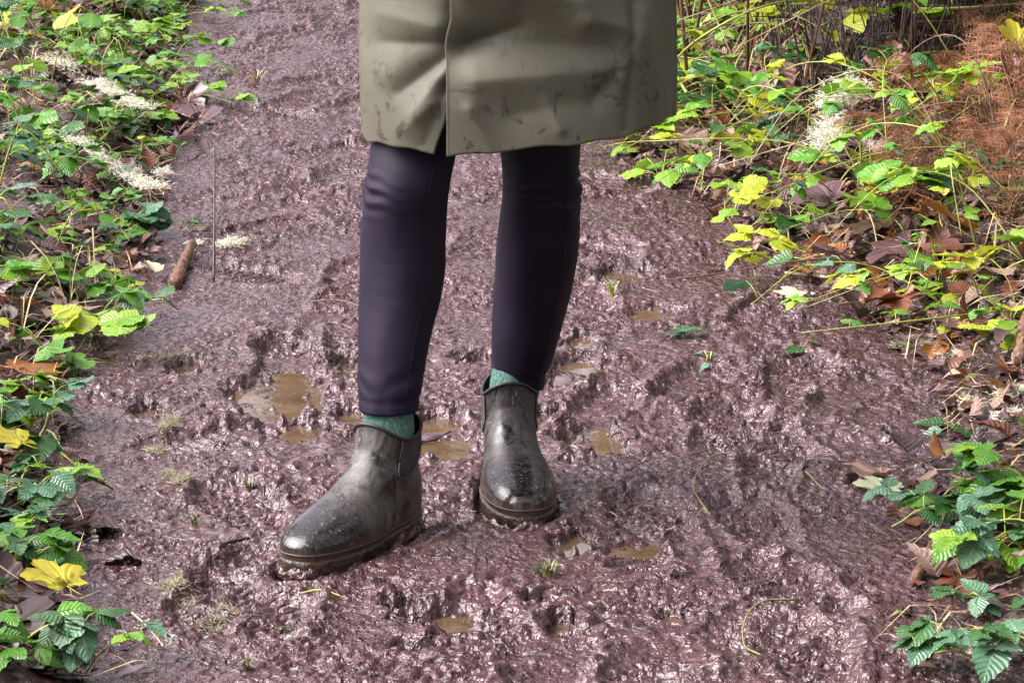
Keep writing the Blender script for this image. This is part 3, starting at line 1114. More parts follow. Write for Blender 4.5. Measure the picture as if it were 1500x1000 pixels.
def leaf_shape(n, width, serr, fold, droop, seed, tipw=0.55):
    """ovate leaf, base at the origin, tip along +y, unit length"""
    r = random.Random(seed)
    vs, us = [], []
    tw = r.uniform(-0.25, 0.25)
    for i in range(n + 1):
        t = i / n
        w = width * (math.sin(math.pi * t ** tipw) ** 0.85) + 0.004
        edge = w * (1 + (serr if i % 2 else -serr * 0.6)) if 0 < i < n else 0.006
        zc = -droop * t * t
        for u in (-1, -0.5, 0, 0.5, 1):
            e = edge if abs(u) == 1 else w
            y = t + (0.03 if abs(u) == 1 and i % 2 else 0) - abs(u) * 0.02
            z = zc + fold * abs(u) * e + 0.02 * math.sin(t * 18 + u * 3) * abs(u) + tw * u * e * t + 0.025 * r.uniform(-1, 1) * abs(u)
            vs.append((u * e, y, z))
            us.append(((u + 1) / 2, t))
    return vs, grid_faces(n + 1, 5), us


def maple_shape(seed, lobes=5, curl=0.3):
    """lobed fallen leaf, unit width, stalk towards -y"""
    r = random.Random(seed)
    m = 60
    vs, us = [(0, -0.30, 0)], [(0.5, 0.5)]
    ring = []
    cx, cy = r.uniform(-1, 1) * curl, r.uniform(-1, 1) * curl
    ph = r.uniform(0, 6.3)
    for k in range(m):
        a = -math.pi / 2 + 2 * math.pi * k / m
        b = abs((a + math.pi / 2 + math.pi) % (2 * math.pi) - math.pi)          # 0 at the stalk
        l = math.cos((b - math.pi) * lobes / 2 * 0.97)
        rad = 0.30 + 0.24 * abs(l) ** 0.8 + 0.03 * math.sin(b * 17 + seed)
        rad *= 0.55 + 0.45 * float(ss(0.0, 0.8, b))
        rad *= 1 + 0.10 * math.cos(b - math.pi)
        ring.append((rad * math.cos(a) * 1.05, rad * math.sin(a)))
    for f in (0.38, 0.72, 1.0):
        for k, (x, y) in enumerate(ring):
            px, py = x * f, -0.30 * (1 - f) + y * f
            z = cx * px * px * 2.2 + cy * py * py * 2.2 + min(1, curl * 4) * (0.05 * math.sin(px * 9 + ph) * f + 0.06 * f * f * math.sin(k / m * 2 * math.pi * 4 + ph)) + curl * 0.35 * f ** 3 * abs(math.sin(k / m * math.pi * 3 + ph))
            vs.append((px, py, z))
            us.append((0.5 + 0.5 * math.sin(k * lobes * math.pi / m), 0.4 + f * 0.10))
    fs = [(0, 1 + k, 1 + (k + 1) % m) for k in range(m)]
    for q in range(2):
        for k in range(m):
            a, b = 1 + q * m + k, 1 + q * m + (k + 1) % m
            fs.append((a, a + m, b + m, b))
    # stalk
    off = len(vs)
    bt = Build()
    bt.tube([(0, -0.30, 0.004), (0.03, -0.52, 0.015), (0.08, -0.74, 0.05)], [0.012, 0.010, 0.008], 4)
    vs += [tuple(v) for v in bt.v]
    us += [(0.5, 0.2)] * len(bt.v)
    fs += [tuple(i + off for i in f) for f in bt.f]
    return vs, fs, us


BRAMBLE = {k: [mesh('leaf', *leaf_shape(12, w * 1.12, .065, f, d, sd), m) if False else mesh('leaf', *(lambda q: (q[0], q[1]))(leaf_shape(12, w * 1.12, .065, f, d, sd)), m, leaf_shape(12, w * 1.12, .065, f, d, sd)[2])
               for sd, (w, f, d) in enumerate(((.34, .10, .10), (.38, -.10, .22), (.30, .22, .05), (.36, -.22, .30)))] for k, m in GREEN.items()}
BLADE = {k: [mesh('leaf', *(leaf_shape(8, w, .02, f, d, 20 + sd)[:2]), m, leaf_shape(8, w, .02, f, d, 20 + sd)[2])
             for sd, (w, f, d) in enumerate(((.26, .1, .15), (.20, .3, .30)))] for k, m in GREEN.items()}
ROUND = {k: [mesh('leaf', *(leaf_shape(10, w, .06, f, d, 30 + sd, .8)[:2]), m, leaf_shape(10, w, .06, f, d, 30 + sd, .8)[2])
             for sd, (w, f, d) in enumerate(((.46, .12, .15), (.52, -.12, .05)))] for k, m in GREEN.items()}
OVAL = {k: [mesh('fallen_leaf', *(leaf_shape(10, w, .05, f, d, 40 + sd)[:2]), m, leaf_shape(10, w, .05, f, d, 40 + sd)[2])
            for sd, (w, f, d) in enumerate(((.32, .5, .25), (.28, -.5, -.25), (.36, .25, .5)))] for k, m in DEAD.items()}
MAPLE = {k: [mesh('fallen_leaf', *(maple_shape(60 + sd, 5, c)[:2]), m, maple_shape(60 + sd, 5, c)[2])
             for sd, c in enumerate((.05, .18, .28, .09))] for k, m in DEAD.items()}
M_CANE = simple('green_cane', (0.17, 0.22, 0.035), 0.45, nscale=60, nstr=0.2, col2=(0.34, 0.36, 0.08))
M_CANE4 = simple('muddy_stem', (0.13, 0.12, 0.035), 0.5, nscale=80, nstr=0.3, col2=(0.27, 0.25, 0.07))
M_CANE2 = simple('dry_cane', (0.30, 0.22, 0.12), 0.6, nscale=60, nstr=0.3, col2=(0.42, 0.34, 0.22))
M_CANE3 = simple('red_brown_cane', (0.10, 0.045, 0.030), 0.5, nscale=60, nstr=0.3, col2=(0.17, 0.09, 0.06))
M_TWIG = simple('wet_bark', (0.030, 0.020, 0.016), 0.45, nscale=45, nstr=0.8, ndist=0.004, col2=(0.085, 0.055, 0.040))
M_STICK = simple('brown_stick_wood', (0.045, 0.020, 0.012), 0.45, nscale=70, nstr=1.0, ndist=0.006, col2=(0.20, 0.095, 0.045))
M_GRASS = simple('grass_blade', (0.16, 0.24, 0.03), 0.5, nscale=20, nstr=0.1, col2=(0.36, 0.38, 0.07))
M_STRAW = simple('dry_straw', (0.34, 0.26, 0.13), 0.6, nscale=20, nstr=0.1, col2=(0.48, 0.38, 0.20))
M_BRACKEN = simple('dead_bracken', (0.115, 0.040, 0.013), 0.7, nscale=30, nstr=0.3, col2=(0.235, 0.095, 0.032))
M_LICHEN = simple('pale_lichen', (0.50, 0.49, 0.31), 0.85, 0.2, nscale=80, nstr=0.3, col2=(0.70, 0.68, 0.50))
M_LICHEN3 = simple('muddy_lichen', (0.22, 0.20, 0.13), 0.8, 0.2, nscale=60, nstr=0.3, col2=(0.46, 0.43, 0.29))
M_LICHEN2 = simple('white_lichen', (0.62, 0.62, 0.46), 0.85, 0.2, nscale=80, nstr=0.3, col2=(0.82, 0.81, 0.68))


def put(name, data, parent, pos, yaw, pitch, roll, size):
    o = bpy.data.objects.new(name, data)
    COL.objects.link(o)
    if parent is not None:
        o.parent = parent
    M = Matrix.Rotation(yaw, 4, 'Z') @ Matrix.Rotation(pitch, 4, 'X') @ Matrix.Rotation(roll, 4, 'Y')
    o.matrix_basis = Matrix.Translation(pos) @ M @ Matrix.Scale(size, 4)
    return o


LANDMARKS = [((-0.60, 5.6), 'the stick in mud'), ((-0.83, 6.9), 'the pale lichen clump'), ((-1.05, 7.9), 'the long cream lichen trail'), ((-1.15, 9.3), 'the far purple-brown leaf pile'),
             ((-0.80, 4.75), 'the dark wet branch'), ((-0.95, 5.9), 'the dark slanting twig'), ((-0.66, 3.9), 'the yellow lobed leaf'),
             ((0.56, 6.2), 'the open muddy corner'), ((0.75, 7.0), 'the bright white lichen'), ((0.55, 8.2), 'the coat hem'), ((0.95, 7.6), 'the dark hollow'), ((0.98, 6.5), 'the dead bracken'),
             ((0.85, 5.2), 'the lime leafy clump'), ((1.0, 5.8), 'the rust drooping leaf'), ((0.72, 4.4), 'the pale lichen heap'), ((1.25, 8.4), 'the added shade thicket'), ((0.66, 3.8), 'the curved branch')]


def near_mark(p):
    return min(LANDMARKS, key=lambda q: math.hypot(q[0][0] - p[0], q[0][1] - p[1]))[1]


def pick(r, w):
    ks = list(w)
    return r.choices(ks, [w[k] for k in ks])[0]


def bramble(base, ctrl, weights, n_leaves, size, label, group, r, cane=None, trifol=True, name='bramble_plant', rad=0.0022, start=0.15, shapes=BRAMBLE, cat='plant'):
    """one arching cane with compound leaves; ctrl is relative to base"""
    root = tag(link(name, None, loc=base), label, cat, group)
    pts = curve_pts(ctrl, 22)
    b = Build()
    b.tube(pts, [rad * (1 - 0.55 * i / 21) for i in range(22)], 5)
    leaves = []
    for k in range(n_leaves):
        t = start + (1 - start) * (k + r.uniform(0.2, 0.9)) / n_leaves
        i = min(20, int(t * 21))
        p = pts[i]
        yaw = r.uniform(0, 2 * math.pi)
        pl = size * r.uniform(0.35, 0.9)
        tipd = Vector((-math.sin(yaw), math.cos(yaw), r.uniform(0.1, 0.9)))
        q = p + tipd.normalized() * pl
        b.tube([p, p * .5 + q * .5 + Vector((0, 0, .004)), q], [rad * .5, rad * .45, rad * .4], 4)
        kind = pick(r, weights)
        for da, sc in (((0, 1.0), (1.15, .80), (-1.15, .80)) if trifol else ((0, 1.0),)):
            leaves.append((q, yaw + da + r.uniform(-.2, .2), r.uniform(-0.55, 0.30), r.uniform(-.45, .45), size * sc * r.uniform(.8, 1.15), kind))
    link('stem', b.data('stem', cane or M_CANE), root)
    for q, yaw, pi, ro, s, kind in leaves:
        put('leaf', r.choice(shapes[kind]), root, q, yaw, pi, ro, s)
    return root


# ---- out-of-frame wood added round the path for its shade and reflections
def unseen_woodland():
    r = random.Random(77)
    bt, bl = Build(), Build()
    spots = []
    for k in range(130):
        a = r.uniform(0, 2 * math.pi)
        d = r.uniform(4.5, 17)
        x, y = d * math.sin(a), 5 + d * math.cos(a)
        if -2.6 < x < 2.3 and -1.5 < y < 13:
            continue
        if -10 < x < 0 and -3 < y < 12:
            continue
        spots.append((x, y))
    for x, y in spots:
        h = r.uniform(6, 11)
        z0 = float(base_h(x, y)) - 0.05
        bt.tube([(x, y, z0), (x + .1, y, z0 + h * .5), (x + .15, y + .1, z0 + h)], [0.20, 0.14, 0.04], 8)
        for q in range(170):
            t = r.random() ** 0.8
            z = z0 + 0.8 + t * h
            rad = (1 - t * 0.75) * 1.5 * math.sqrt(r.random())
            a = r.uniform(0, 6.283)
            c = Vector((x + rad * math.cos(a), y + rad * math.sin(a), z))
            s = r.uniform(.18, .42)
            d1 = Vector((r.uniform(-1, 1), r.uniform(-1, 1), r.uniform(-.4, .4))).normalized() * s
            d2 = Vector((r.uniform(-1, 1), r.uniform(-1, 1), r.uniform(-.4, .4))).normalized() * s * .6
            o = len(bl.v)
            bl.v += [c - d1, c - d2, c + d1, c + d2]
            bl.f.append((o, o + 1, o + 2, o + 3))
    root = tag(link('unseen_woodland', None, loc=(0, 5, 0)), 'unseen evergreen wood added round the muddy path for shade and reflections', 'unseen_woodland', kind='stuff')
    P = root.location
    bt.v = [Vector(v) - P for v in bt.v]
    bl.v = [Vector(v) - P for v in bl.v]
    bt.uv, bl.uv = [], []
    tag(link('trunks', bt.data('trunks', M_TWIG), root), kind='stuff')
    tag(link('foliage', bl.data('foliage', simple('wood_foliage', (0.018, 0.040, 0.014), 0.6), False), root), kind='stuff')


unseen_woodland()

# ---- things laid on the mud and the banks
R = random.Random(2024)


def in_view(p, m=90):
    x, y = project(p[0], p[1], p[2])
    return -m < x < 1500 + m and -m - 60 < y < 1000 + m


def twig(name, px_pts, radius, mat, label, cat, lift=0.004, group=None, bumpy=0.25, n=8, heights=None):
    w = [gpt(*p) for p in px_pts]
    for i, q in enumerate(w):
        q.z += lift + (heights[i] if heights else 0)
    base = w[0].copy()
    pts = curve_pts([q - base for q in w], 18)
    rr = [radius * (1 - 0.35 * i / 17) * (1 + bumpy * R.uniform(-1, 1)) for i in range(18)]
    b = Build()
    b.tube(pts, rr, n, jit=.16 if radius > .007 else 0)
    return tag(link(name, b.data(name, mat), loc=base), label, cat, group)


def lichen(px, py, length, width, ang, n, mat, label, lift=0.0, name='lichen_clump', strand=0.012, rad=0.0008, hgt=0.02, group=None):
    """tangle of short pale branching strands spread along a line"""
    base = gpt(px, py, lift)
    b = Build()
    cl = [R.uniform(-.5, .5) for q in range(7)]
    for k in range(int(n * 2.2)):
        t = R.choice(cl) + R.gauss(0, .06)
        off = R.gauss(0, 0.30) * width
        x = math.cos(ang) * t * length - math.sin(ang) * off
        y = math.sin(ang) * t * length + math.cos(ang) * off
        z = HEIGHT(base.x + x, base.y + y) - base.z + lift
        p = Vector((x, y, max(z, -0.02) + abs(R.gauss(0, 0.4)) * hgt))
        d = Vector((R.uniform(-1, 1), R.uniform(-1, 1), R.uniform(-.2, .9))).normalized() * strand * R.uniform(.5, 1.2)
        d2 = (d + Vector((R.uniform(-1, 1), R.uniform(-1, 1), R.uniform(-.8, .5))) * strand * .8) * .8
        b.tube([p, p + d * .6, p + d * .6 + d2 * .7], [rad, rad * .9, rad * .4], 3, cap=False)
        b.tube([p + d * .5, p + d * .5 + Vector((d2.y, -d2.x, abs(d2.z))) * .6], [rad * .8, rad * .4], 3, cap=False)
    b.uv = []
    return tag(link(name, b.data(name, mat), loc=base), label, 'lichen', group)


def grass_tuft(px, py, n, h, spread, mat, label, group=None, name='grass_tuft', lean=0.8, w=0.0016):
    base = gpt(px, py, -0.003)
    root = tag(link(name, None, loc=base), label, 'grass', group)
    for k in range(n):
        a = R.uniform(0, 6.283)
        d = Vector((math.cos(a), math.sin(a), 0))
        p = d * R.uniform(0, spread * .3)
        hh = h * R.uniform(.5, 1.1)
        ln = lean * R.uniform(.3, 1.2) * hh
        b = Build()
        pts = [p, p + d * ln * .25 + Vector((0, 0, hh * .55)), p + d * ln * .65 + Vector((0, 0, hh * .85)), p + d * ln * 1.1 + Vector((0, 0, hh * .78))]
        b.strip(curve_pts(pts, 7), [w, w, w, w * .9, w * .7, w * .45, w * .1], (-d.y, d.x, 0), .4)
        link('blade', b.data('blade', mat), root)
    return root


def loose_leaf(px, py, data, size, label, group=None, yaw=None, pitch=None, roll=None, lift=0.006, name='fallen_leaf', cat='leaf'):
    p = gpt(px, py, lift)
    return tag(put(name, data, None, p, R.uniform(0, 6.28) if yaw is None else yaw, R.uniform(-.3, .3) if pitch is None else pitch,
                   R.uniform(-.35, .35) if roll is None else roll, size), label, cat, group)


M_GRASS4 = simple('muddy_grass', (0.075, 0.11, 0.03), 0.5, nscale=30, nstr=0.2, col2=(0.19, 0.19, 0.08))
# --- picked out one by one from the photograph
b_stick = twig('stick', [(256, 422), (268, 400), (282, 378)], 0.0125, M_STICK, 'short thick red-brown stick stuck in mud below pale lichen', 'stick', lift=0.012, bumpy=.24, n=12, heights=[-.008, .002, .010])
twig('thin_stem', [(313, 416), (316, 400), (318, 385)], 0.0026, M_TWIG, 'thin dark upright stem poking out of the mud beside stick', 'stem', heights=[0, 0.11, 0.225], bumpy=.1, n=5)
twig('branch', [(1340, 868), (1352, 842), (1372, 812), (1412, 785)], 0.0085, M_STICK, 'curved brown branch lying beside bramble leaves on the bank edge', 'branch', lift=0.012, bumpy=.15)
twig('branch', [(1494, 548), (1497, 520), (1504, 480)], 0.013, M_STICK, 'thick pale brown branch end at the foot of the bank', 'branch', lift=0.02, bumpy=.1)
twig('branch', [(0, 492), (40, 484), (75, 489)], 0.012, M_TWIG, 'dark wet branch lying under green leaves', 'branch', lift=0.015)
twig('twig', [(60, 350), (85, 372), (118, 404)], 0.006, M_TWIG, 'dark slanting twig between green leaves', 'twig', lift=0.012)
twig('twig', [(1400, 690), (1440, 662), (1500, 640)], 0.004, M_TWIG, 'thin dark twig lying on trampled mud by the bank', 'twig')
twig('twig', [(120, 200), (155, 185)], 0.008, M_TWIG, 'short grey twig stub among ground-cover leaves', 'twig', lift=0.02, bumpy=.1)
twig('twig', [(1150, 405), (1230, 418), (1300, 424)], 0.0028, M_CANE2, 'straight pale dry twig lying along the bank foot', 'twig', lift=0.008)
twig('twig', [(105, 185), (180, 215), (235, 245)], 0.0026, M_CANE2, 'thin pale twig crossing the ground-cover leaves', 'twig', lift=0.02)
twig('yellow_stem', [(1095, 668), (1045, 676), (1022, 700), (1016, 735), (1040, 765)], 0.0012, M_CANE4, 'hooked yellow-green stem lying on mud beside smooth boot print', 'stem', lift=0.005, bumpy=.22, n=6)
twig('yellow_stem', [(1170, 880), (1118, 888), (1092, 915), (1090, 945), (1114, 976)], 0.0015, M_CANE4, 'yellow-green curved stem lying on open wet mud', 'stem', lift=0.005, bumpy=.22, n=6)
twig('yellow_stem', [(1180, 695), (1205, 718)], 0.0010, M_CANE4, 'short yellow stalk on the mud near pale leaf', 'stem', lift=0.004)
twig('twig', [(900, 360), (915, 395), (912, 430)], 0.0015, M_TWIG, 'thin dark bent twig standing over a green sprig', 'twig', heights=[.05, .03, 0])
twig('twig', [(1100, 425), (1128, 452)], 0.003, M_TWIG, 'short dark twig pressed into mud near pale green leaf', 'twig')
twig('twig', [(430, 440), (440, 465), (443, 490)], 0.0016, M_TWIG, 'short thin twig in the churned mud', 'twig')
twig('twig', [(455, 452), (500, 455), (545, 462)], 0.0016, M_CANE3, 'thin red-brown twig lying level in the churned mud', 'twig')
twig('root', [(590, 640), (625, 637), (660, 632)], 0.0022, M_TWIG, 'thin dark root crossing between the boots', 'root', lift=.006)
twig('twig', [(300, 820), (335, 812), (365, 803)], 0.0032, M_TWIG, 'dark wet twig in mud beside outward-turned boot', 'twig')
twig('green_straw', [(440, 866), (470, 872), (500, 884)], 0.0012, M_CANE, 'thin green stem in front of boot toe', 'stem')
twig('green_straw', [(66, 660), (110, 700), (165, 745)], 0.0014, M_CANE, 'long straight pale stem reaching from bramble onto mud', 'stem', lift=.02)
twig('green_straw', [(190, 905), (215, 930), (240, 955)], 0.0014, M_STRAW, 'straight pale straw lying on mud beside yellow leaf', 'stem', lift=.008)
twig('green_straw', [(960, 770), (990, 765)], 0.0014, M_STRAW, 'short pale straw on mud by a narrow puddle', 'stem', lift=.004)

LICH = [((300, 361), .14, .030, 0.05, 240, M_LICHEN2, 'white lichen strip lying across mud above the stick'),
        ((150, 170), .55, .050, -1.05, 600, M_LICHEN2, 'long cream lichen trail among leaves on the path edge'),
        ((190, 262), .15, .060, 0.0, 300, M_LICHEN2, 'pale lichen clump beside the muddy path edge'),
        ((178, 300), .40, .05, -1.0, 480, M_LICHEN2, 'cream lichen mat spreading below the pale clump'),
        ((240, 640), .16, .022, 1.5, 130, M_LICHEN3, 'thin grey-cream lichen strand on churned mud'),
        ((255, 700), .10, .028, 1.9, 70, M_LICHEN3, 'sparse lichen shreds trodden into the mud'),
        ((262, 868), .10, .030, 2.0, 80, M_LICHEN3, 'faint cream lichen patch flattened in mud'),
        ((325, 915), .07, .030, 1.2, 60, M_LICHEN3, 'small lichen patch in mud in front of boot'),
        ((1232, 200), .10, .075, 0.6, 520, M_LICHEN2, 'bright white lichen tuft on the bramble bank'),
        ((1212, 255), .20, .05, 1.45, 320, M_LICHEN2, 'hanging pale lichen trail below the bright tuft'),
        ((1455, 590), .13, .045, 0.2, 260, M_LICHEN, 'pale lichen heap at the foot of the bank'),
        ((1490, 612), .08, .04, 0.2, 160, M_LICHEN2, 'whitish lichen lump beside pale heap'),
        ((1335, 512), .09, .04, 0.1, 110, M_LICHEN3, 'greenish lichen scraps beside lime-green leaves'),
        ((1280, 150), .06, .02, 0.4, 90, M_LICHEN2, 'small white lichen scrap on dead stem'),
        ((1300, 55), .08, .03, 0.2, 90, M_LICHEN2, 'tiny white lichen tuft in dark hollow'),
        ((1020, 60), .16, .10, 0.4, 260, M_LICHEN, 'grey-green lichen cushion behind the coat'),
        ((235, 523), .07, .02, 0.2, 60, M_LICHEN3, 'lichen crumbs beside tiny puddle'),
        ((25, 120), .25, .08, -.8, 220, M_LICHEN, 'dull lichen web between bramble stems')]
for (p, ln, wd, an, n, m, lb) in LICH:
    lichen(*p, ln, wd, an, n, m, lb, lift=.065 if 'trail' in lb or 'mat' in lb or 'tuft' in lb else .012 if 'clump' in lb else 0.0, hgt=0.045 if 'tuft' in lb else .004 if m is M_LICHEN3 else .010, rad=.0005 if m is M_LICHEN3 else .0008, strand=.018 if 'bright' in lb else .011)

# single leaves with a look of their own
loose_leaf(20, 700, MAPLE['yellow'][0], .070, 'bright yellow lobed leaf beside dark bramble leaves', yaw=1.0, pitch=.28, roll=.1, lift=.06)
loose_leaf(86, 912, MAPLE['yellow'][3], .075, 'yellow lobed leaf lying on dead brown leaves', yaw=.7, pitch=.28, roll=.1, lift=.055)
loose_leaf(1028, 492, BRAMBLE['silver'][0], .06, 'silvery green leaf pressed flat in the mud', yaw=2.2, pitch=.15, roll=.1, lift=.010)
loose_leaf(1008, 494, BRAMBLE['dark'][1], .05, 'dark green leaf in mud touching a silvery one', yaw=1.4, pitch=.1, roll=0, lift=.010)
loose_leaf(1165, 442, MAPLE['pale'][0], .070, 'pale cream-green star-shaped leaf on mud', yaw=.3, pitch=.08, roll=.1, lift=.01)
loose_leaf(1290, 722, MAPLE['pale'][3], .065, 'pale cream leaf half sunk in trampled mud', yaw=.3, pitch=.15, roll=.1, lift=.008)
loose_leaf(1272, 700, MAPLE['tan'][1], .075, 'greyish tan torn leaf beside pale cream leaf', yaw=1.3, pitch=.15, roll=.1, lift=.008)
loose_leaf(1330, 680, OVAL['dark'][0], .085, 'dark curled leaf standing up from mud', yaw=.3, pitch=.35, roll=.2, lift=.02)
loose_leaf(1262, 466, MAPLE['dark'][2], .10, 'dark green-brown wet leaf heap by lime leaves', yaw=.3, pitch=.35, roll=.2, lift=.02)
loose_leaf(228, 412, OVAL['pale'][0], .055, 'small pale green leaf on mud beside the stick', yaw=.4, pitch=.4, roll=.3, lift=.012)
loose_leaf(190, 446, OVAL['tan'][1], .05, 'small whitish leaf scrap on mud', yaw=1.9, pitch=.2, roll=.3, lift=.008)
loose_leaf(175, 785, OVAL['dark'][2], .085, 'flat dull brown leaf soaked in mud', yaw=1.5, pitch=.05, roll=.1, lift=.004)
loose_leaf(205, 826, OVAL['dark'][0], .060, 'olive brown soaked leaf near the dull one', yaw=1.7, pitch=.05, roll=.1, lift=.004)
loose_leaf(1395, 362, MAPLE['orange'][1], .11, 'long orange-brown folded leaf under bramble stems', yaw=1.5, pitch=.5, roll=.1, lift=.06)
loose_leaf(1445, 305, MAPLE['rust'][2], .12, 'large rust-brown drooping leaf on the bank', yaw=.8, pitch=.9, roll=.2, lift=.10)
loose_leaf(1478, 195, MAPLE['rust'][1], .10, 'rust-brown leaf beside a yellow one under brambles', yaw=.2, pitch=.9, roll=.2, lift=.12)
loose_leaf(1482, 165, MAPLE['yellow'][2], .08, 'yellow lobed leaf high on the bramble bank', yaw=.2, pitch=.9, roll=.2, lift=.16)
loose_leaf(1325, 110, MAPLE['purple'][2], .12, 'big purple-brown drooping leaf in front of dark hollow', yaw=.1, pitch=1.0, roll=.3, lift=.15)
loose_leaf(1300, 148, MAPLE['rust'][1], .10, 'rust leaf hanging below purple-brown leaf', yaw=-.5, pitch=1.0, roll=.2, lift=.08)
loose_leaf(1255, 40, OVAL['orange'][1], .10, 'orange-brown leaf hanging in the dark thicket', yaw=3.1, pitch=-1.1, roll=.2, lift=.25)
loose_leaf(1125, 175, OVAL['tan'][0], .08, 'pinkish pale leaf upright beside brown leaf', yaw=3.0, pitch=-.9, roll=.2, lift=.10)
loose_leaf(1142, 172, OVAL['rust'][0], .10, 'dark brown leaf upright beside pinkish pale leaf', yaw=3.2, pitch=-1.0, roll=.2, lift=.11)
loose_leaf(1048, 133, OVAL['tan'][2], .08, 'pale pink leaf lying under green stems', yaw=1.5, pitch=.4, roll=.2, lift=.05)
loose_leaf(985, 190, MAPLE['orange'][0], .13, 'orange-brown curled leaf beside the coat hem', yaw=.8, pitch=.5, roll=.1, lift=.03)
loose_leaf(60, 40, MAPLE['orange'][2], .11, 'orange-rust leaf standing up among left bank leaves', yaw=.8, pitch=.8, roll=.1, lift=.06)
for px, py, k in ((238, 178, 0), (270, 165, 2), (255, 190, 1), (225, 165, 3), (285, 182, 0)):
    loose_leaf(px, py, MAPLE['purple'][k], R.uniform(.10, .14), 'flat purple-brown leaf in the pile at the path edge', 'purple-brown leaf pile', lift=.012, pitch=R.uniform(0, .3))
for px, py, k in ((15, 930, 0), (60, 945, 1), (25, 965, 2), (80, 930, 3), (10, 885, 2), (40, 905, 0)):
    loose_leaf(px, py, MAPLE['purple' if k % 2 else 'dark'][k], R.uniform(.08, .11), 'wet dark maroon leaf under the yellow leaf', 'maroon leaves under yellow leaf', lift=.010, pitch=R.uniform(0, .3))

grass_tuft(803, 838, 34, .020, .05, M_GRASS4, 'small green grass tuft in mud before the forward boot')
grass_tuft(898, 428, 14, .03, .02, M_GRASS, 'tiny green sprig growing from mud behind the legs')
grass_tuft(375, 125, 22, .05, .03, M_STRAW, 'yellowish grass wisp on the far muddy path')
grass_tuft(288, 772, 12, .018, .02, M_GRASS4, 'little yellow-green tuft pressed into the mud')
grass_tuft(365, 712, 10, .02, .02, M_GRASS4, 'small olive tuft in mud behind the turned boot')
grass_tuft(430, 925, 10, .02, .02, M_GRASS4, 'flattened grass wisp in mud before the turned boot')
grass_tuft(360, 985, 14, .02, .02, M_GRASS4, 'yellow-green tuft beside small stone in mud')

# lime-green leafy clump at the foot of the bank
def leaf_rosette(px, py, kinds, n, size, label, group=None, spread=.06, hgt=.05, shapes=BRAMBLE, name='ground_cover_plant', pit=(-.5, .25)):
    base = gpt(px, py, 0)
    root = tag(link(name, None, loc=base), label, 'plant', group)
    b = Build()
    todo = []
    for k in range(n):
        a = R.uniform(0, 6.283)
        d = R.uniform(.1, 1) * spread
        x, y = math.cos(a) * d, math.sin(a) * d
        z = HEIGHT(base.x + x, base.y + y) - base.z + R.uniform(.3, 1) * hgt
        q = Vector((x, y, z))
        b.tube([(0, 0, -.005), q * .5 + Vector((0, 0, .01)), q], [.0016, .0013, .001], 4)
        todo.append((q, a - math.pi / 2 + R.uniform(-.7, .7)))
    link('stem', b.data('stem', M_CANE), root)
    for q, yaw in todo:
        put('leaf', R.choice(shapes[pick(R, kinds)]), root, q, yaw, R.uniform(*pit), R.uniform(-.4, .4), size * R.uniform(.75, 1.2))
    return root


leaf_rosette(1385, 440, {'lime': 3, 'bright': 1}, 11, .065, 'lime-green leafy clump at the foot of the right bank', spread=.075, hgt=.05)
leaf_rosette(1430, 470, {'lime': 1}, 5, .065, 'flat yellow-green leaves beside the lime clump', spread=.05, hgt=.025)
leaf_rosette(1480, 500, {'lime': 2, 'bright': 1}, 8, .055, 'yellow-green sprig under the brambles by lime leaves', spread=.06, hgt=.03)
leaf_rosette(1160, 345, {'dark': 2, 'bright': 1}, 7, .065, 'dark green seedling at the corner of the bank', spread=.05, hgt=.05)
leaf_rosette(970, 268, {'bright': 1, 'mid': 1}, 8, .06, 'small bright green seedling on open mud behind the coat', spread=.05, hgt=.06)
leaf_rosette(935, 225, {'lime': 1, 'bright': 1}, 9, .05, 'low yellow-green sprig beside curled orange leaf', spread=.09, hgt=.02)
leaf_rosette(1405, 636, {'silver': 2, 'dark': 1}, 4, .045, 'flat blue-green leaves on mud below the lichen heap', spread=.04, hgt=.012)
leaf_rosette(1190, 515, {'dark': 1}, 2, .04, 'pair of dark leaf scraps on smooth mud', spread=.03, hgt=.006)
leaf_rosette(1040, 530, {'silver': 1, 'mid': 1}, 3, .025, 'tiny green leaf bits below the silvery leaf', spread=.03, hgt=.006)

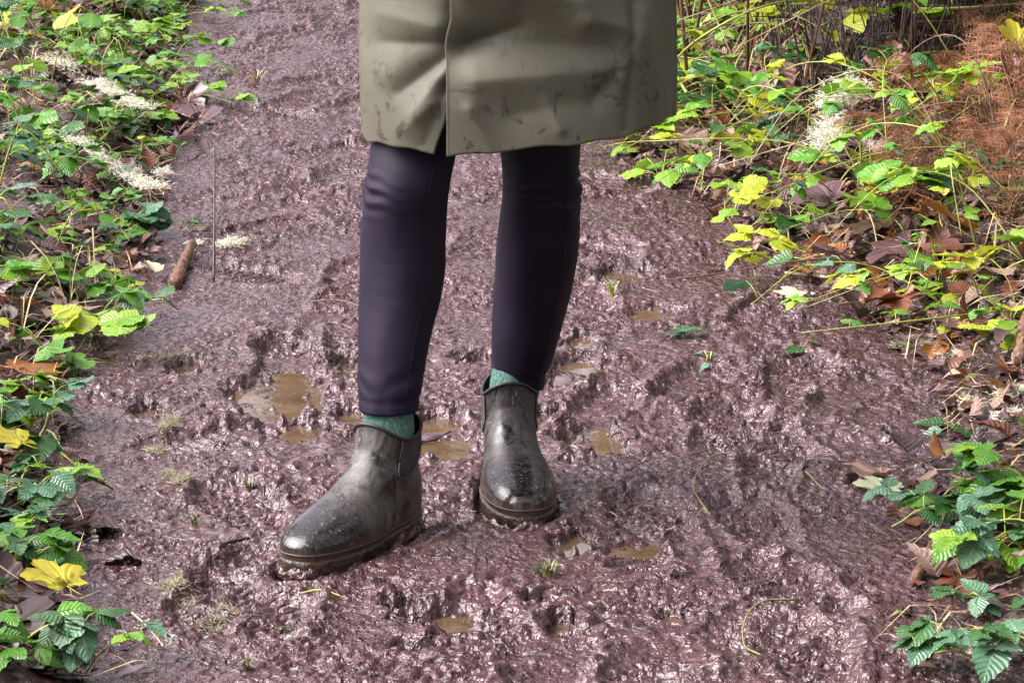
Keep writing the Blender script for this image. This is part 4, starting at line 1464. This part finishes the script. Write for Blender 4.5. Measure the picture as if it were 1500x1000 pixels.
# lower right and lower left bramble sprays
tri = {'mid': 3, 'dark': 2, 'silver': 3}
for (px, py, ctrl, n, s, w, lb) in (
        (1470, 800, [(0.05, 0, 0), (0, 0, .035), (-.08, .03, .045), (-.14, .02, .02)], 6, .062, {'silver': 3, 'dark': 2, 'mid': 1}, 'blue-green bramble spray reaching over the curved branch'),
        (1455, 850, [(0.06, 0, 0), (0.02, 0, .05), (-.04, -.02, .05)], 6, .062, {'mid': 3, 'bright': 1, 'silver': 1}, 'bright green bramble spray beside the curved branch'),
        (1395, 768, [(0.06, 0, 0), (0.02, 0, .035), (-.04, .0, .030), (-.07, 0, .015)], 5, .055, {'silver': 3, 'dark': 2, 'mid': 1}, 'dark-backed bramble spray lying on mud by the curved branch end'),
        (1440, 762, [(0.06, 0, 0), (0.02, 0, .05), (-.04, .0, .05)], 5, .055, {'mid': 2, 'silver': 2, 'dark': 1}, 'dull green bramble spray above the curved branch'),
        (1485, 765, [(0.04, 0, 0), (0.0, 0, .06), (-.05, .0, .06)], 5, .060, {'mid': 3, 'bright': 1}, 'upright fresh bramble spray above the curved branch'),
        (1420, 835, [(0.05, 0, 0), (0.02, 0, .03), (-.02, -.02, .03)], 4, .05, {'bright': 2, 'mid': 2}, 'yellow-green bramble sprig under the curved branch'),
        (1400, 992, [(0.05, 0, 0), (0, 0, .03), (-.05, .0, .02)], 4, .05, {'dark': 2, 'silver': 2}, 'flat dark bramble sprig on the nearest mud edge'),
        (1500, 830, [(0.04, 0, 0), (0.0, 0, .06), (-.06, .02, .05)], 5, .062, {'mid': 2, 'silver': 2}, 'mixed green bramble spray at the frame edge bank'),
        (1475, 985, [(0.06, 0, 0), (0, 0, .03), (-.08, .02, .03)], 6, .060, {'silver': 3, 'dark': 2}, 'dark bramble spray low on the near right bank'),
        (1440, 905, [(0.06, 0, 0), (0, 0, .02), (-.04, .02, .02)], 3, .045, {'dark': 3, 'silver': 2}, 'sparse dark bramble sprig between two sprays'),
        (45, 770, [(-.08, 0, 0), (-.02, 0, .05), (.03, 0, .05)], 6, .060, {'silver': 4, 'dark': 2}, 'large silvery bramble spray with yellow-green stems on near left bank'),
        (60, 690, [(-.06, -.03, 0), (0, 0, .05), (.01, .05, .09)], 4, .055, {'silver': 2, 'dark': 2}, 'bramble spray with dark cupped leaves above silvery spray'),
        (95, 975, [(-.08, 0, 0), (-.02, 0, .05), (.03, 0, .05)], 6, .055, {'silver': 3, 'dark': 2, 'mid': 1}, 'glossy dark bramble spray beside the maroon leaves'),
        (20, 860, [(-.06, 0, 0), (0, 0, .04), (.04, 0, .03)], 5, .055, {'mid': 3, 'dark': 2}, 'green bramble spray behind the maroon leaves'),
        (45, 650, [(-.06, 0, 0), (0, 0, .05), (.02, 0, .06)], 3, .06, {'silver': 3, 'bright': 1}, 'silver-green bramble sprig at the edge of churned mud')):
    bramble(gpt(px, py), ctrl, w, n + 1, s * .84, lb, None, R)

# near left corner: leaves and dead leaves packed along the mud
for (px, py, kd, nm) in ((15, 640, 'silver', 'above the upper yellow leaf'), (20, 735, 'dark', 'below the upper yellow leaf'), (8, 800, 'silver', 'behind the large silvery spray'), (60, 745, 'dark', 'touching the large silvery spray'),
                         (45, 820, 'mid', 'below the large silvery spray'), (25, 905, 'dark', 'behind the lower yellow leaf'), (60, 985, 'mid', 'among the maroon leaves'), (120, 992, 'silver', 'in front of the glossy dark spray'),
                         (10, 990, 'silver', 'behind the maroon leaves'), (30, 590, 'mid', 'beside the bare mud gap'), (60, 860, 'dark', 'above the lower yellow leaf')):
    q = gpt(px, py)
    a = R.uniform(0, 6.28)
    lb = {'silver': 'silvery', 'dark': 'dark green', 'mid': 'fresh green'}[kd] + ' low bramble ' + nm
    bramble(q, [(0, 0, 0), (math.cos(a) * .03, math.sin(a) * .03, .03), (math.cos(a) * .08, math.sin(a) * .08, .035)], {kd: 3, 'mid': 2, 'bright': 1}, 4, R.uniform(.032, .048), lb, lb, R, rad=.0014)
for k in range(18):
    py = R.uniform(600, 1000)
    px = R.uniform(0, 110 if py > 680 else 50)
    kd = R.choice(('purple', 'rust', 'dark', 'purple', 'tan'))
    lb = {'purple': 'purple-brown', 'rust': 'rust-brown', 'dark': 'blackish rotten', 'tan': 'pale tan'}[kd] + ' fallen leaf at the near left mud edge'
    loose_leaf(px, py, R.choice(MAPLE[kd] + OVAL[kd]), R.uniform(.04, .075), lb, lb, lift=.008)

# the left bank's ground cover
K_LEFT = [('bright', {'bright': 4, 'mid': 4, 'lime': .7, 'dark': 1}, 'bright green trailing bramble on the left bank'),
          ('mid', {'mid': 5, 'bright': 2, 'dark': 1}, 'mid green trailing bramble on the left bank'),
          ('silver', {'silver': 4, 'mid': 2, 'dark': 2}, 'blue-green trailing bramble on the left bank')]
n_l = 0
for k in range(900):
    if n_l >= 190:
        break
    y = 3.3 + 7.2 * R.random() ** 0.8
    el = float(edge_l(y))
    x = el - abs(R.gauss(0, 1)) * 0.33 + 0.015
    p = Vector((x, y, HEIGHT(x, y)))
    if not in_view(p, 30):
        continue
    q = project(*p)
    if q[1] > 660:
        continue
    n_l += 1
    kind, w, lb = R.choices(K_LEFT, [6.5, 3.5, 1.0])[0]
    a = R.uniform(0, 6.28)
    L = R.uniform(.05, .22)
    h = R.uniform(.02, .11) * (1.25 if el - x > .25 else .7)
    d = Vector((math.cos(a), math.sin(a), 0))
    sz, rnd = R.choice((.024, .032, .040, .048, .060)), R.random() < .35
    lb = ('small-leaved ' if sz < .04 else 'broad-leaved ' if sz > .06 else '') + ('low ' if h < .05 else 'tall ' if h > .09 else '') + lb.replace('trailing bramble on the left bank', ('round-leaved ground cover' if rnd else 'trailing bramble') + ' near ' + near_mark(p))
    bramble(p, [Vector((0, 0, -.004)), d * L * .35 + Vector((0, 0, h)), d * L + Vector((0, 0, h * .7))], w, R.randint(3, 7), sz * R.uniform(.85, 1.15), lb, lb, R,
            trifol=R.random() < .75, rad=.0014, shapes=ROUND if rnd else BRAMBLE, name='ground_cover_plant' if rnd else 'bramble_plant')
# taller canes leaning in at the left edge
for (px, py, ctrl, n) in ((10, 190, [(-.12, 0, 0), (-.03, 0, .28), (.02, -.05, .20), (.10, -.10, .02)], 5), (5, 290, [(-.1, 0, 0), (0, 0, .20), (.06, -.04, .10)], 5),
                          (0, 120, [(-.1, 0, 0), (.0, 0, .22), (.12, -.04, .10)], 4), (35, 330, [(-.06, 0, 0), (0, 0, .16), (.08, -.02, .08)], 5), (3, 400, [(-.06, 0, 0), (0, 0, .14), (.05, -.02, .06)], 4)):
    bramble(gpt(px, py), ctrl, {'mid': 3, 'dark': 2, 'silver': 1}, n, .06, {190: 'tallest', 290: 'steeply bent', 120: 'wide', 330: 'leafy short', 400: 'shortest'}[py] + ' arching bramble cane with drooping leaves near ' + near_mark(gpt(px, py)), None, R, rad=.0026)

# the right bank: long arching canes with scattered leaves
K_RIGHT = [('lime', {'lime': 3, 'bright': 3}, 'yellow-green arching bramble on the right bank'),
           ('mid', {'mid': 4, 'bright': 3, 'dark': 1}, 'leaf-green arching bramble on the right bank'),
           ('silver', {'silver': 4, 'mid': 1, 'dark': 2}, 'silvery blue-green bramble on the right bank')]
n_r = 0
for k in range(1200):
    if n_r >= 205:
        break
    y = 4.5 + 6.5 * R.random() ** 0.8
    er = float(edge_r(y))
    x = er + abs(R.gauss(0, 1)) * 0.45 + 0.03
    p = Vector((x, y, HEIGHT(x, y)))
    if not in_view(p, 60):
        continue
    q = project(*p)
    if q[1] > 560:
        continue
    n_r += 1
    kind, w, lb = R.choices(K_RIGHT, [5, 4, 2])[0]
    a = R.uniform(2.2, 4.4) if R.random() < .65 else R.uniform(0, 6.28)
    deep = min(1, (x - er) / .4)
    L = R.uniform(.12, .35) + .35 * deep * R.random()
    h = R.uniform(.02, .10) + .20 * deep * R.random() ** 1.6
    d = Vector((math.cos(a), math.sin(a), 0))
    sdv = Vector((-d.y, d.x, 0)) * R.uniform(-.12, .12)
    sz = R.choice((.030, .040, .050, .060))
    lb = ('small-leaved ' if sz < .04 else 'broad-leaved ' if sz > .06 else '') + ('low ' if h < .08 else 'tall ' if h > .16 else '') + lb.replace('on the right bank', 'near ' + near_mark(p))
    bramble(p, [Vector((0, 0, -.004)), d * L * .3 + Vector((0, 0, h * .9)) + sdv, d * L * .65 + Vector((0, 0, h)) + sdv, d * L + Vector((0, 0, h * .35))],
            w, R.randint(4, 7), sz * R.uniform(.85, 1.15), lb, lb, R, trifol=R.random() < .7, rad=R.uniform(.0012, .0022), start=.2, shapes=ROUND if R.random() < .25 else BRAMBLE)
# long bare canes drawn across the bank
for k in range(60):
    y = R.uniform(5.0, 10.2)
    er = float(edge_r(y))
    x = er + R.uniform(.05, 1.0)
    p = Vector((x, y, HEIGHT(x, y)))
    if not in_view(p, 80):
        continue
    m, lb, g = R.choice(((M_CANE, 'long bare yellow-green cane arching over the right bank', 'bare green canes'), (M_CANE2, 'long dry straw-coloured cane lying across the right bank', 'dry straw canes'),
                         (M_CANE2, 'long dry straw-coloured cane lying across the right bank', 'dry straw canes'), (M_CANE3, 'red-brown bare cane among right bank brambles', 'red-brown canes')))
    a = R.uniform(2.4, 4.0) if R.random() < .7 else R.uniform(-1, 1)
    L = R.uniform(.3, .9)
    h = R.uniform(.03, .30)
    d = Vector((math.cos(a), math.sin(a), 0))
    sdv = Vector((-d.y, d.x, 0)) * R.uniform(-.2, .2)
    b = Build()
    b.tube(curve_pts([Vector((0, 0, -.01)), d * L * .3 + sdv * .5 + Vector((0, 0, h)), d * L * .7 + sdv + Vector((0, 0, h * .9)), d * L + Vector((0, 0, R.uniform(0, h * .5)))], 20), [R.choice((.0011, .0015, .0021)) * (1 - .5 * i / 19) for i in range(20)], 5)
    lb = ('short ' if L < .5 else 'long ') + lb.replace('long ', '').replace('over the right bank', 'near ' + near_mark(p)).replace('across the right bank', 'near ' + near_mark(p)).replace('among right bank brambles', 'near ' + near_mark(p))
    tag(link('bare_cane', b.data('bare_cane', m), loc=p), lb, 'cane', lb)
# long green cane in front of the dark hollow, from the photograph
for pts, Y0, m, lb in (((( 1200, 40), (1260, 16), (1400, 12), (1520, 4)), 6.65, M_CANE, 'long level green cane across the dark hollow'),
                       (((1010, 145), (990, 90), (1060, 35), (1150, 2), (1230, 8)), 6.6, M_CANE, 'looping yellow-green cane beside the coat'),
                       (((1190, 8), (1130, 45), (1100, 95), (1098, 130)), 7.2, M_CANE2, 'pale arching cane hanging down beside the looping cane'),
                       (((1390, 300), (1440, 320), (1480, 352), (1500, 380)), 5.7, M_CANE, 'yellow arching blade over rust leaves'),
                       (((1020, 140), (1090, 145), (1200, 148), (1330, 165)), 6.7, M_CANE, 'straight yellow-green cane lying level below white lichen'),
                       (((1395, 0), (1400, 60), (1392, 130), (1386, 190)), 6.6, M_CANE, 'upright thin green stem before the dark hollow'),
                       (((1300, 55), (1360, 52), (1430, 60), (1500, 75)), 6.7, M_CANE2, 'dry level stem across dark hollow'),
                       (((1040, 190), (1100, 230), (1180, 225), (1240, 250)), 6.3, M_CANE, 'low wavy green runner along the right bank')):
    w = [atY(px, py, Y0 + 0.12 * math.sin(i * 2.1)) for i, (px, py) in enumerate(pts)]
    for q in w:
        q.z = max(q.z, HEIGHT(q.x, q.y) + .004)
    b = Build()
    b.tube(curve_pts([q - w[0] for q in w], 26), [.0034 * (1 - .4 * i / 25) for i in range(26)], 6)
    tag(link('bramble_cane', b.data('bramble_cane', m), loc=w[0]), lb, 'cane')
# named green sprays on the right, from the photograph
for (px, py, Y0, k, s, lb) in ((1340, 30, 6.65, 'bright', .085, 'big bright green bramble leaf spray before the dark hollow'), (1215, 20, 6.65, 'lime', .085, 'yellow-green leaf pair hanging over the dark hollow'),
                               (1170, 110, 6.7, 'silver', .075, 'blue-green drooping leaf spray at the hollow edge'), (1130, 235, 6.2, 'silver', .065, 'pale blue-green leaf spray on the bank slope'),
                               (1240, 300, 5.8, 'mid', .085, 'broad green drooping leaf below hanging lichen'), (1335, 210, 6.4, 'bright', .07, 'bright green spray in middle of dead bracken'),
                               (1330, 285, 6.0, 'silver', .065, 'silver-topped leaf spray beside the dead bracken'), (1440, 265, 6.2, 'dark', .085, 'dark green folded leaf spray by the rust leaf'),
                               (1010, 100, 7.0, 'mid', .085, 'green leaf spray standing behind the coat edge'), (1480, 40, 6.7, 'mid', .08, 'single green leaf spray at the right thicket'),
                               (1270, 195, 6.5, 'lime', .07, 'lime leaf spray beside the bright lichen tuft'), (1420, 110, 6.6, 'silver', .075, 'blue-green leaf spray above the dead bracken')):
    q = atY(px, py, Y0)
    gz = HEIGHT(q.x, q.y)
    base = Vector((q.x + .06, q.y + .05, HEIGHT(q.x + .06, q.y + .05)))
    dz = max(.02, q.z - gz)
    bramble(base, [(0, 0, 0), (-.02, -.01, dz * .7), (-.06, -.05, dz)], {k: 1}, 2, s, lb, None, R, start=.75, rad=.002)


# dead bracken
def frond_mesh(seed):
    r = random.Random(seed)
    b = Build()
    L = 0.42
    axis = curve_pts([(0, 0, 0), (.02, L * .35, .12), (0, L * .75, .10), (.03, L, .0)], 30)
    b.tube(axis, [.0022 * (1 - .7 * i / 29) for i in range(30)], 5)
    for i in range(4, 29):
        t = i / 29
        for sgn in (-1, 1):
            ln = .13 * math.sin(math.pi * (t * .9 + .08)) * r.uniform(.7, 1.1)
            d = Vector((sgn, r.uniform(-.3, .9), r.uniform(-1.4, .5))).normalized()
            p0 = axis[i]
            tip = p0 + d * ln + Vector((0, 0, -.03 * r.random()))
            m = p0 * .5 + tip * .5 + Vector((0, 0, .012 * r.uniform(-.5, 1)))
            b.strip([p0, m, tip], [.0010, .0018, .0004], (0, 1, r.uniform(-.6, .6)), r.uniform(-.8, .8))
            for q in range(1, 6):
                c = p0 + (tip - p0) * q / 6.5
                for s2 in (-1, 1):
                    e = c + Vector((r.uniform(-.3, .3), s2, r.uniform(-.6, .3))).normalized() * ln * .16
                    b.strip([c, c * .5 + e * .5, e], [.0010, .0013, .0003], d, r.uniform(-1, 1))
    return b


FROND = []
for sd in (1, 2, 3):
    b = frond_mesh(sd)
    FROND.append(b.data('bracken_frond', M_BRACKEN))
for (px, py) in ((1400, 200), (1425, 215), (1455, 225), (1440, 190), (1475, 250), (1410, 260), (1440, 280), (1370, 245), (1490, 120), (1470, 90), (1445, 130), (1480, 60), (1360, 310), (1420, 165), (1495, 170),
                 (1455, 150), (1390, 235), (1465, 30), (1440, 60), (1345, 330), (1498, 280), (1430, 20), (1490, 200), (1460, 195), (1380, 285), (1475, 130), (1425, 100), (1410, 225), (1450, 260), (1485, 15), (1500, 230), (1365, 270), (1435, 245)):
    q = gpt(px, py + 18, .01)
    fs_ = R.uniform(.35, .6)
    put('bracken_frond', R.choice(FROND), None, q, R.uniform(-.6, 2.8), R.uniform(-.1, .5), R.uniform(-.5, .5), fs_)
    lb = ('small ' if fs_ < .43 else 'large ' if fs_ > .52 else '') + 'rust-brown dead bracken frond near ' + near_mark(q)
    tag(COL.objects[-1], lb, 'fern', lb)
for (px, py) in ((1495, 330), (1480, 300), (1460, 320), (1500, 260), (1485, 220), (1465, 250), (1495, 140), (1475, 170), (1500, 90), (1455, 110), (1480, 80), (1445, 170), (1500, 40), (1465, 60)):
    q = gpt(px, py + 30, .0)
    o = put('bracken_frond', R.choice(FROND), None, q, R.uniform(-.8, .8), R.uniform(.5, 1.1), R.uniform(-.4, .4), R.uniform(.45, .7))
    lb = 'upright rusty dead bracken frond near ' + near_mark(q)
    tag(o, lb, 'fern', lb)
for (px, py) in ((25, 12), (60, 4), (10, 30)):
    q = gpt(px, py + 10, .01)
    put('bracken_frond', R.choice(FROND), None, q, R.uniform(0, 6), .2, 0, .8)
    tag(COL.objects[-1], 'dry bracken frond at the far left bank', 'fern', 'dry fronds on the left bank')

# fallen leaves on both banks
def strew(n, side, kinds, sizes, labels, ymin, ymax, spread, lift):
    c = 0
    for k in range(n * 6):
        if c >= n:
            break
        y = ymin + (ymax - ymin) * R.random() ** .75
        e = float(edge_l(y) if side < 0 else edge_r(y))
        x = e + side * (abs(R.gauss(0, 1)) * spread - .02)
        p = Vector((x, y, HEIGHT(x, y) + R.uniform(.004, lift)))
        if not in_view(p, 15):
            continue
        c += 1
        kd = pick(R, kinds)
        mp = R.random() < .55
        s = R.uniform(*sizes) * (1.15 if mp else .85)
        o = put('fallen_leaf', R.choice((MAPLE if mp else OVAL)[kd]), None, p, R.uniform(0, 6.28), R.uniform(-.35, .35), R.uniform(-.35, .35), s)
        lb = ('small ' if s < .075 else 'large ' if s > .11 else '') + labels[kd].replace(' fallen leaf', (' lobed' if mp else ' oval') + ' fallen leaf').replace('on the left bank', 'near ' + near_mark(p)).replace('on the right bank', 'near ' + near_mark(p))
        tag(o, lb, 'leaf', lb)


strew(80, -1, {'rust': 2, 'purple': 4, 'tan': 1.2, 'orange': 1, 'dark': 2},
      (.045, .095), {'rust': 'rust-brown fallen leaf on the left bank', 'purple': 'purple-brown fallen leaf on the left bank', 'tan': 'pale pinkish fallen leaf on the left bank',
                    'orange': 'orange-brown fallen leaf on the left bank', 'dark': 'dark rotten fallen leaf on the left bank'}, 3.3, 10.5, .32, .03)
strew(150, 1, {'rust': 3, 'purple': 4, 'tan': 2, 'orange': 1.5, 'dark': 2},
      (.045, .10), {'rust': 'rust-brown fallen leaf on the right bank', 'purple': 'purple-brown fallen leaf on the right bank', 'tan': 'pale pinkish fallen leaf on the right bank',
                    'orange': 'orange-brown fallen leaf on the right bank', 'dark': 'dark rotten fallen leaf on the right bank'}, 4.2, 10.8, .45, .05)


# litter that nobody could count: one object
def litter():
    r = random.Random(31)
    vs, fs, mi = [], [], []
    mats = [simple('litter_brown', (0.11, 0.045, 0.025), .45), simple('litter_purple', (0.10, 0.060, 0.058), .3), simple('litter_tan', (0.30, 0.21, 0.15), .5),
            M_STRAW, simple('litter_dark', (0.03, 0.018, 0.012), .35), simple('litter_olive', (0.10, 0.13, 0.03), .4)]
    def piece(x, y, z, s, m, narrow):
        o = len(vs)
        a = r.uniform(0, 6.28)
        d = Vector((math.cos(a), math.sin(a), r.uniform(-.5, .5))) * s
        e = Vector((-math.sin(a), math.cos(a), r.uniform(-.5, .5))) * s * (narrow if narrow else r.uniform(.3, .6))
        c = Vector((x, y, z))
        k = Vector((0, 0, r.uniform(-.3, .5) * s))
        vs.extend([c - d, c - e + k, c + e + k, c + d])
        fs.append((o, o + 1, o + 2))
        fs.append((o + 1, o + 3, o + 2))
        mi.extend([m, m])
    for k in range(30000):
        side = -1 if r.random() < .36 else 1
        y = 3.1 + 8.5 * r.random() ** .8
        e = float(edge_l(y) if side < 0 else edge_r(y))
        x = e + side * (abs(r.gauss(0, 1)) * (.45 if side < 0 else .62) - .03)
        if not in_view((x, y, 0.1), 700):
            continue
        z = HEIGHT(x, y)
        if r.random() < .42:
            piece(x, y, z + r.uniform(.003, .03), r.uniform(.02, .06), r.choice((2, 3, 3, 3, 0, 1)), r.uniform(.015, .035))
        else:
            piece(x, y, z + r.uniform(.003, .02), r.uniform(.006, .022), r.choices((0, 1, 2, 4, 5), (3, 4, 1.3, 3, .8))[0], 0)
    for k in range(420):
        y = 3.1 + 7 * r.random() ** .9
        x = r.uniform(float(edge_l(y)), float(edge_r(y)))
        z = HEIGHT(x, y)
        if r.random() < .6:
            piece(x, y, z + .002, r.uniform(.006, .018), r.choice((3, 3, 2, 4, 5)), r.uniform(.04, .10))
        else:
            piece(x, y, z + .002, r.uniform(.003, .008), r.choice((0, 1, 4, 4, 2, 5)), 0)
    me = bpy.data.meshes.new('leaf_litter')
    me.from_pydata([tuple(v) for v in vs], [], fs)
    for m in mats:
        me.materials.append(m)
    me.polygons.foreach_set('material_index', np.array(mi, dtype=np.int32))
    me.update()
    tag(link('leaf_litter', me), 'brown leaf fragments and straw strewn over both banks', 'litter', kind='stuff')


litter()


# the carpet of smaller dead leaves under the plants, past counting
def leaf_carpet():
    r = random.Random(44)
    kinds = ['rust', 'purple', 'tan', 'orange', 'dark']
    wts = {-1: [2, 4, 1.5, .8, 3], 1: [3.2, 4, 3, 1.6, 2.4]}
    src = []
    for i, k in enumerate(kinds):
        for me in OVAL[k] + MAPLE[k][:2]:
            n = len(me.vertices)
            co = np.empty(n * 3, dtype=np.float32)
            me.vertices.foreach_get('co', co)
            uv = np.zeros((n, 2), dtype=np.float32)
            li = np.empty(len(me.loops), dtype=np.int32)
            me.loops.foreach_get('vertex_index', li)
            luv = np.empty(len(me.loops) * 2, dtype=np.float32)
            me.uv_layers[0].data.foreach_get('uv', luv)
            uv[li] = luv.reshape(-1, 2)
            src.append((i, co.reshape(-1, 3), [tuple(p.vertices) for p in me.polygons], uv))
    V, Fc, U, MI, off = [], [], [], [], 0
    for k in range(5200):
        side = -1 if r.random() < .30 else 1
        y = 3.2 + 8.0 * r.random() ** .8
        e = float(edge_l(y) if side < 0 else edge_r(y))
        x = e + side * (abs(r.gauss(0, 1)) * (.36 if side < 0 else .58) - .03)
        if not in_view((x, y, .1), 140):
            continue
        kd = r.choices(range(5), wts[side])[0]
        i, co, fc, uv = r.choice([q for q in src if q[0] == kd][:(3 if r.random() < .7 else 5)])
        M = Matrix.Rotation(r.uniform(0, 6.28), 3, 'Z') @ Matrix.Rotation(r.gauss(0, .35), 3, 'X') @ Matrix.Rotation(r.gauss(0, .35), 3, 'Y')
        V.append(co @ np.array(M.transposed(), dtype=np.float32) * r.uniform(.022, .066) + np.array([x, y, HEIGHT(x, y) + r.uniform(.003, .02)], dtype=np.float32))
        Fc += [tuple(a + off for a in f) for f in fc]
        MI += [i] * len(fc)
        U.append(uv)
        off += len(co)
    me = mesh('leaf_carpet', np.concatenate(V), Fc, None, np.concatenate(U))
    for k in kinds:
        me.materials.append(DEAD[k])
    me.polygons.foreach_set('material_index', np.array(MI, dtype=np.int32))
    tag(link('leaf_carpet', me), 'carpet of small wet dead leaves under the plants of both banks', 'leaves', kind='stuff')


leaf_carpet()

# grass growing through the banks
BLADES = []
for k in range(5):
    b = Build()
    hh, ln = 1.0, (.5, .8, 1.1, .3, 1.3)[k]
    b.strip(curve_pts([(0, 0, 0), (0, ln * .2, hh * .55), (0, ln * .6, hh * .8), (.05, ln, hh * (.75 - .12 * k))], 8), [.005, .006, .0065, .0065, .006, .005, .0035, .0006], (1, 0, 0), .5)
    for m in (M_GRASS, M_STRAW, M_CANE):
        BLADES.append(b.data('blade', m))
for k in range(120):
    side = 1 if k % 3 else -1
    y = 3.4 + 6.6 * R.random()
    e = float(edge_l(y) if side < 0 else edge_r(y))
    x = e + side * (.02 + abs(R.gauss(0, .3)))
    p = Vector((x, y, HEIGHT(x, y) - .004))
    if not in_view(p, 20) or (side > 0 and y < 4.3):
        continue
    lb = ('thin yellow-green grass tuft near ' if k % 2 else 'sparse dry grass tuft near ') + near_mark(p)
    root = tag(link('grass_tuft', None, loc=p), lb, 'grass', lb)
    for q in range(R.randint(5, 9)):
        h = R.uniform(.06, .20)
        o = put('blade', BLADES[3 * R.randrange(5) + ((0 if R.random() < .7 else 2) if k % 2 else 1)], root, Vector((R.gauss(0, .012), R.gauss(0, .012), 0)), R.uniform(0, 6.28), R.uniform(-.9, .3), 0, h)


# tangle of thin dead stems, coloured near-black to deepen the hollow's shade
def dead_tangle():
    r = random.Random(8)
    b = Build()
    for k in range(620):
        x = r.uniform(.62, 1.35)
        y = r.uniform(6.45, 8.0)
        if x < float(edge_r(y)) + .12:
            continue
        z = HEIGHT(x, y)
        h = r.uniform(.10, .50)
        dx, dy = r.uniform(-.22, .22), r.uniform(-.2, .12)
        b.tube([(x, y, z - .01), (x + dx * .4, y + dy * .4, z + h * .7), (x + dx, y + dy, z + h * r.uniform(.6, 1.05))], [.0022, .0018, .0010], 3, cap=False)
    b.uv = []
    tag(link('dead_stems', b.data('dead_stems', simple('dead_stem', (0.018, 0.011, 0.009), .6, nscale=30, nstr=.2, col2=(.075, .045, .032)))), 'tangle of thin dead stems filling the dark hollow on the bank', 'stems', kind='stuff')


dead_tangle()


# the undergrowth goes on beyond what the photograph shows
def undergrowth():
    r = random.Random(71)
    vs, fs, mi = [], [], []
    kinds = ['mid', 'bright', 'dark', 'silver', 'lime']
    for k in range(26000):
        side = -1 if r.random() < .5 else 1
        y = 2.2 + 9.5 * r.random()
        e = float(edge_l(y) if side < 0 else edge_r(y))
        x = e + side * r.uniform(.0, 1.5)
        z = HEIGHT(x, y)
        if in_view((x, y, z + .05), 75) or y > 10.8:
            continue
        c = Vector((x, y, z + r.uniform(.01, .12)))
        s = r.uniform(.015, .032)
        a = r.uniform(0, 6.28)
        d = Vector((math.cos(a), math.sin(a), r.uniform(-.4, .4))) * s
        w = Vector((-math.sin(a), math.cos(a), r.uniform(-.3, .3))) * s * .62
        f = Vector((0, 0, s * .25))
        o = len(vs)
        vs.extend([c - d, c - w - d * .1 + f, c, c + w - d * .1 + f, c + d])
        fs.extend([(o, o + 1, o + 2), (o, o + 2, o + 3), (o + 1, o + 4, o + 2), (o + 2, o + 4, o + 3)])
        mi.extend([r.choices(range(5), (4, 3, 2, 1.5, 1.2))[0]] * 4)
    me = bpy.data.meshes.new('undergrowth')
    me.from_pydata([tuple(v) for v in vs], [], fs)
    me.uv_layers.new(name='UVMap')
    for k in kinds:
        me.materials.append(GREEN[k])
    me.polygons.foreach_set('material_index', np.array(mi, dtype=np.int32))
    me.update()
    tag(link('undergrowth', me), 'low green undergrowth covering the banks further off the path', 'undergrowth', kind='stuff')


undergrowth()


# leafy canopy added above the hollow to keep the sky off the stems below
def thicket():
    r = random.Random(12)
    bs, bl = Build(), Build()
    base = Vector((0.95, 7.15, HEIGHT(0.95, 7.3)))
    for k in range(40):
        x, y = r.uniform(-.7, .7), r.uniform(-.9, .9)
        z = HEIGHT(base.x + x, base.y + y) - base.z
        bs.tube([(x, y, z - .01), (x + r.uniform(-.15, .15), y, z + .4), (x + r.uniform(-.3, .3), y + r.uniform(-.3, .3), z + r.uniform(.7, 1.1))], [.005, .004, .002], 5)
    for k in range(6500):
        x, y = r.gauss(0, .26), r.gauss(-.05, .26)
        z = r.uniform(.06, .55)
        c = Vector((x, y, z))
        s = r.uniform(.025, .06)
        a = r.uniform(0, 6.28)
        d1 = Vector((math.cos(a), math.sin(a), r.uniform(-.5, .5))) * s
        d2 = Vector((-math.sin(a), math.cos(a), r.uniform(-.5, .5))) * s * .55
        o = len(bl.v)
        bl.v += [c - d1, c - d2, c + d1, c + d2]
        bl.f.append((o, o + 1, o + 2, o + 3))
    bs.uv, bl.uv = [], []
    root = tag(link('shade_thicket', None, loc=base), 'dense leafy thicket added over the hollow on the bank to shade it', 'thicket')
    link('stems', bs.data('stems', M_CANE3), root)
    tag(link('foliage', bl.data('foliage', simple('thicket_leaf', (0.05, 0.13, 0.025), .4, nscale=8, nstr=.1, col2=(.10, .20, .03)), False), root), kind='stuff')


thicket()
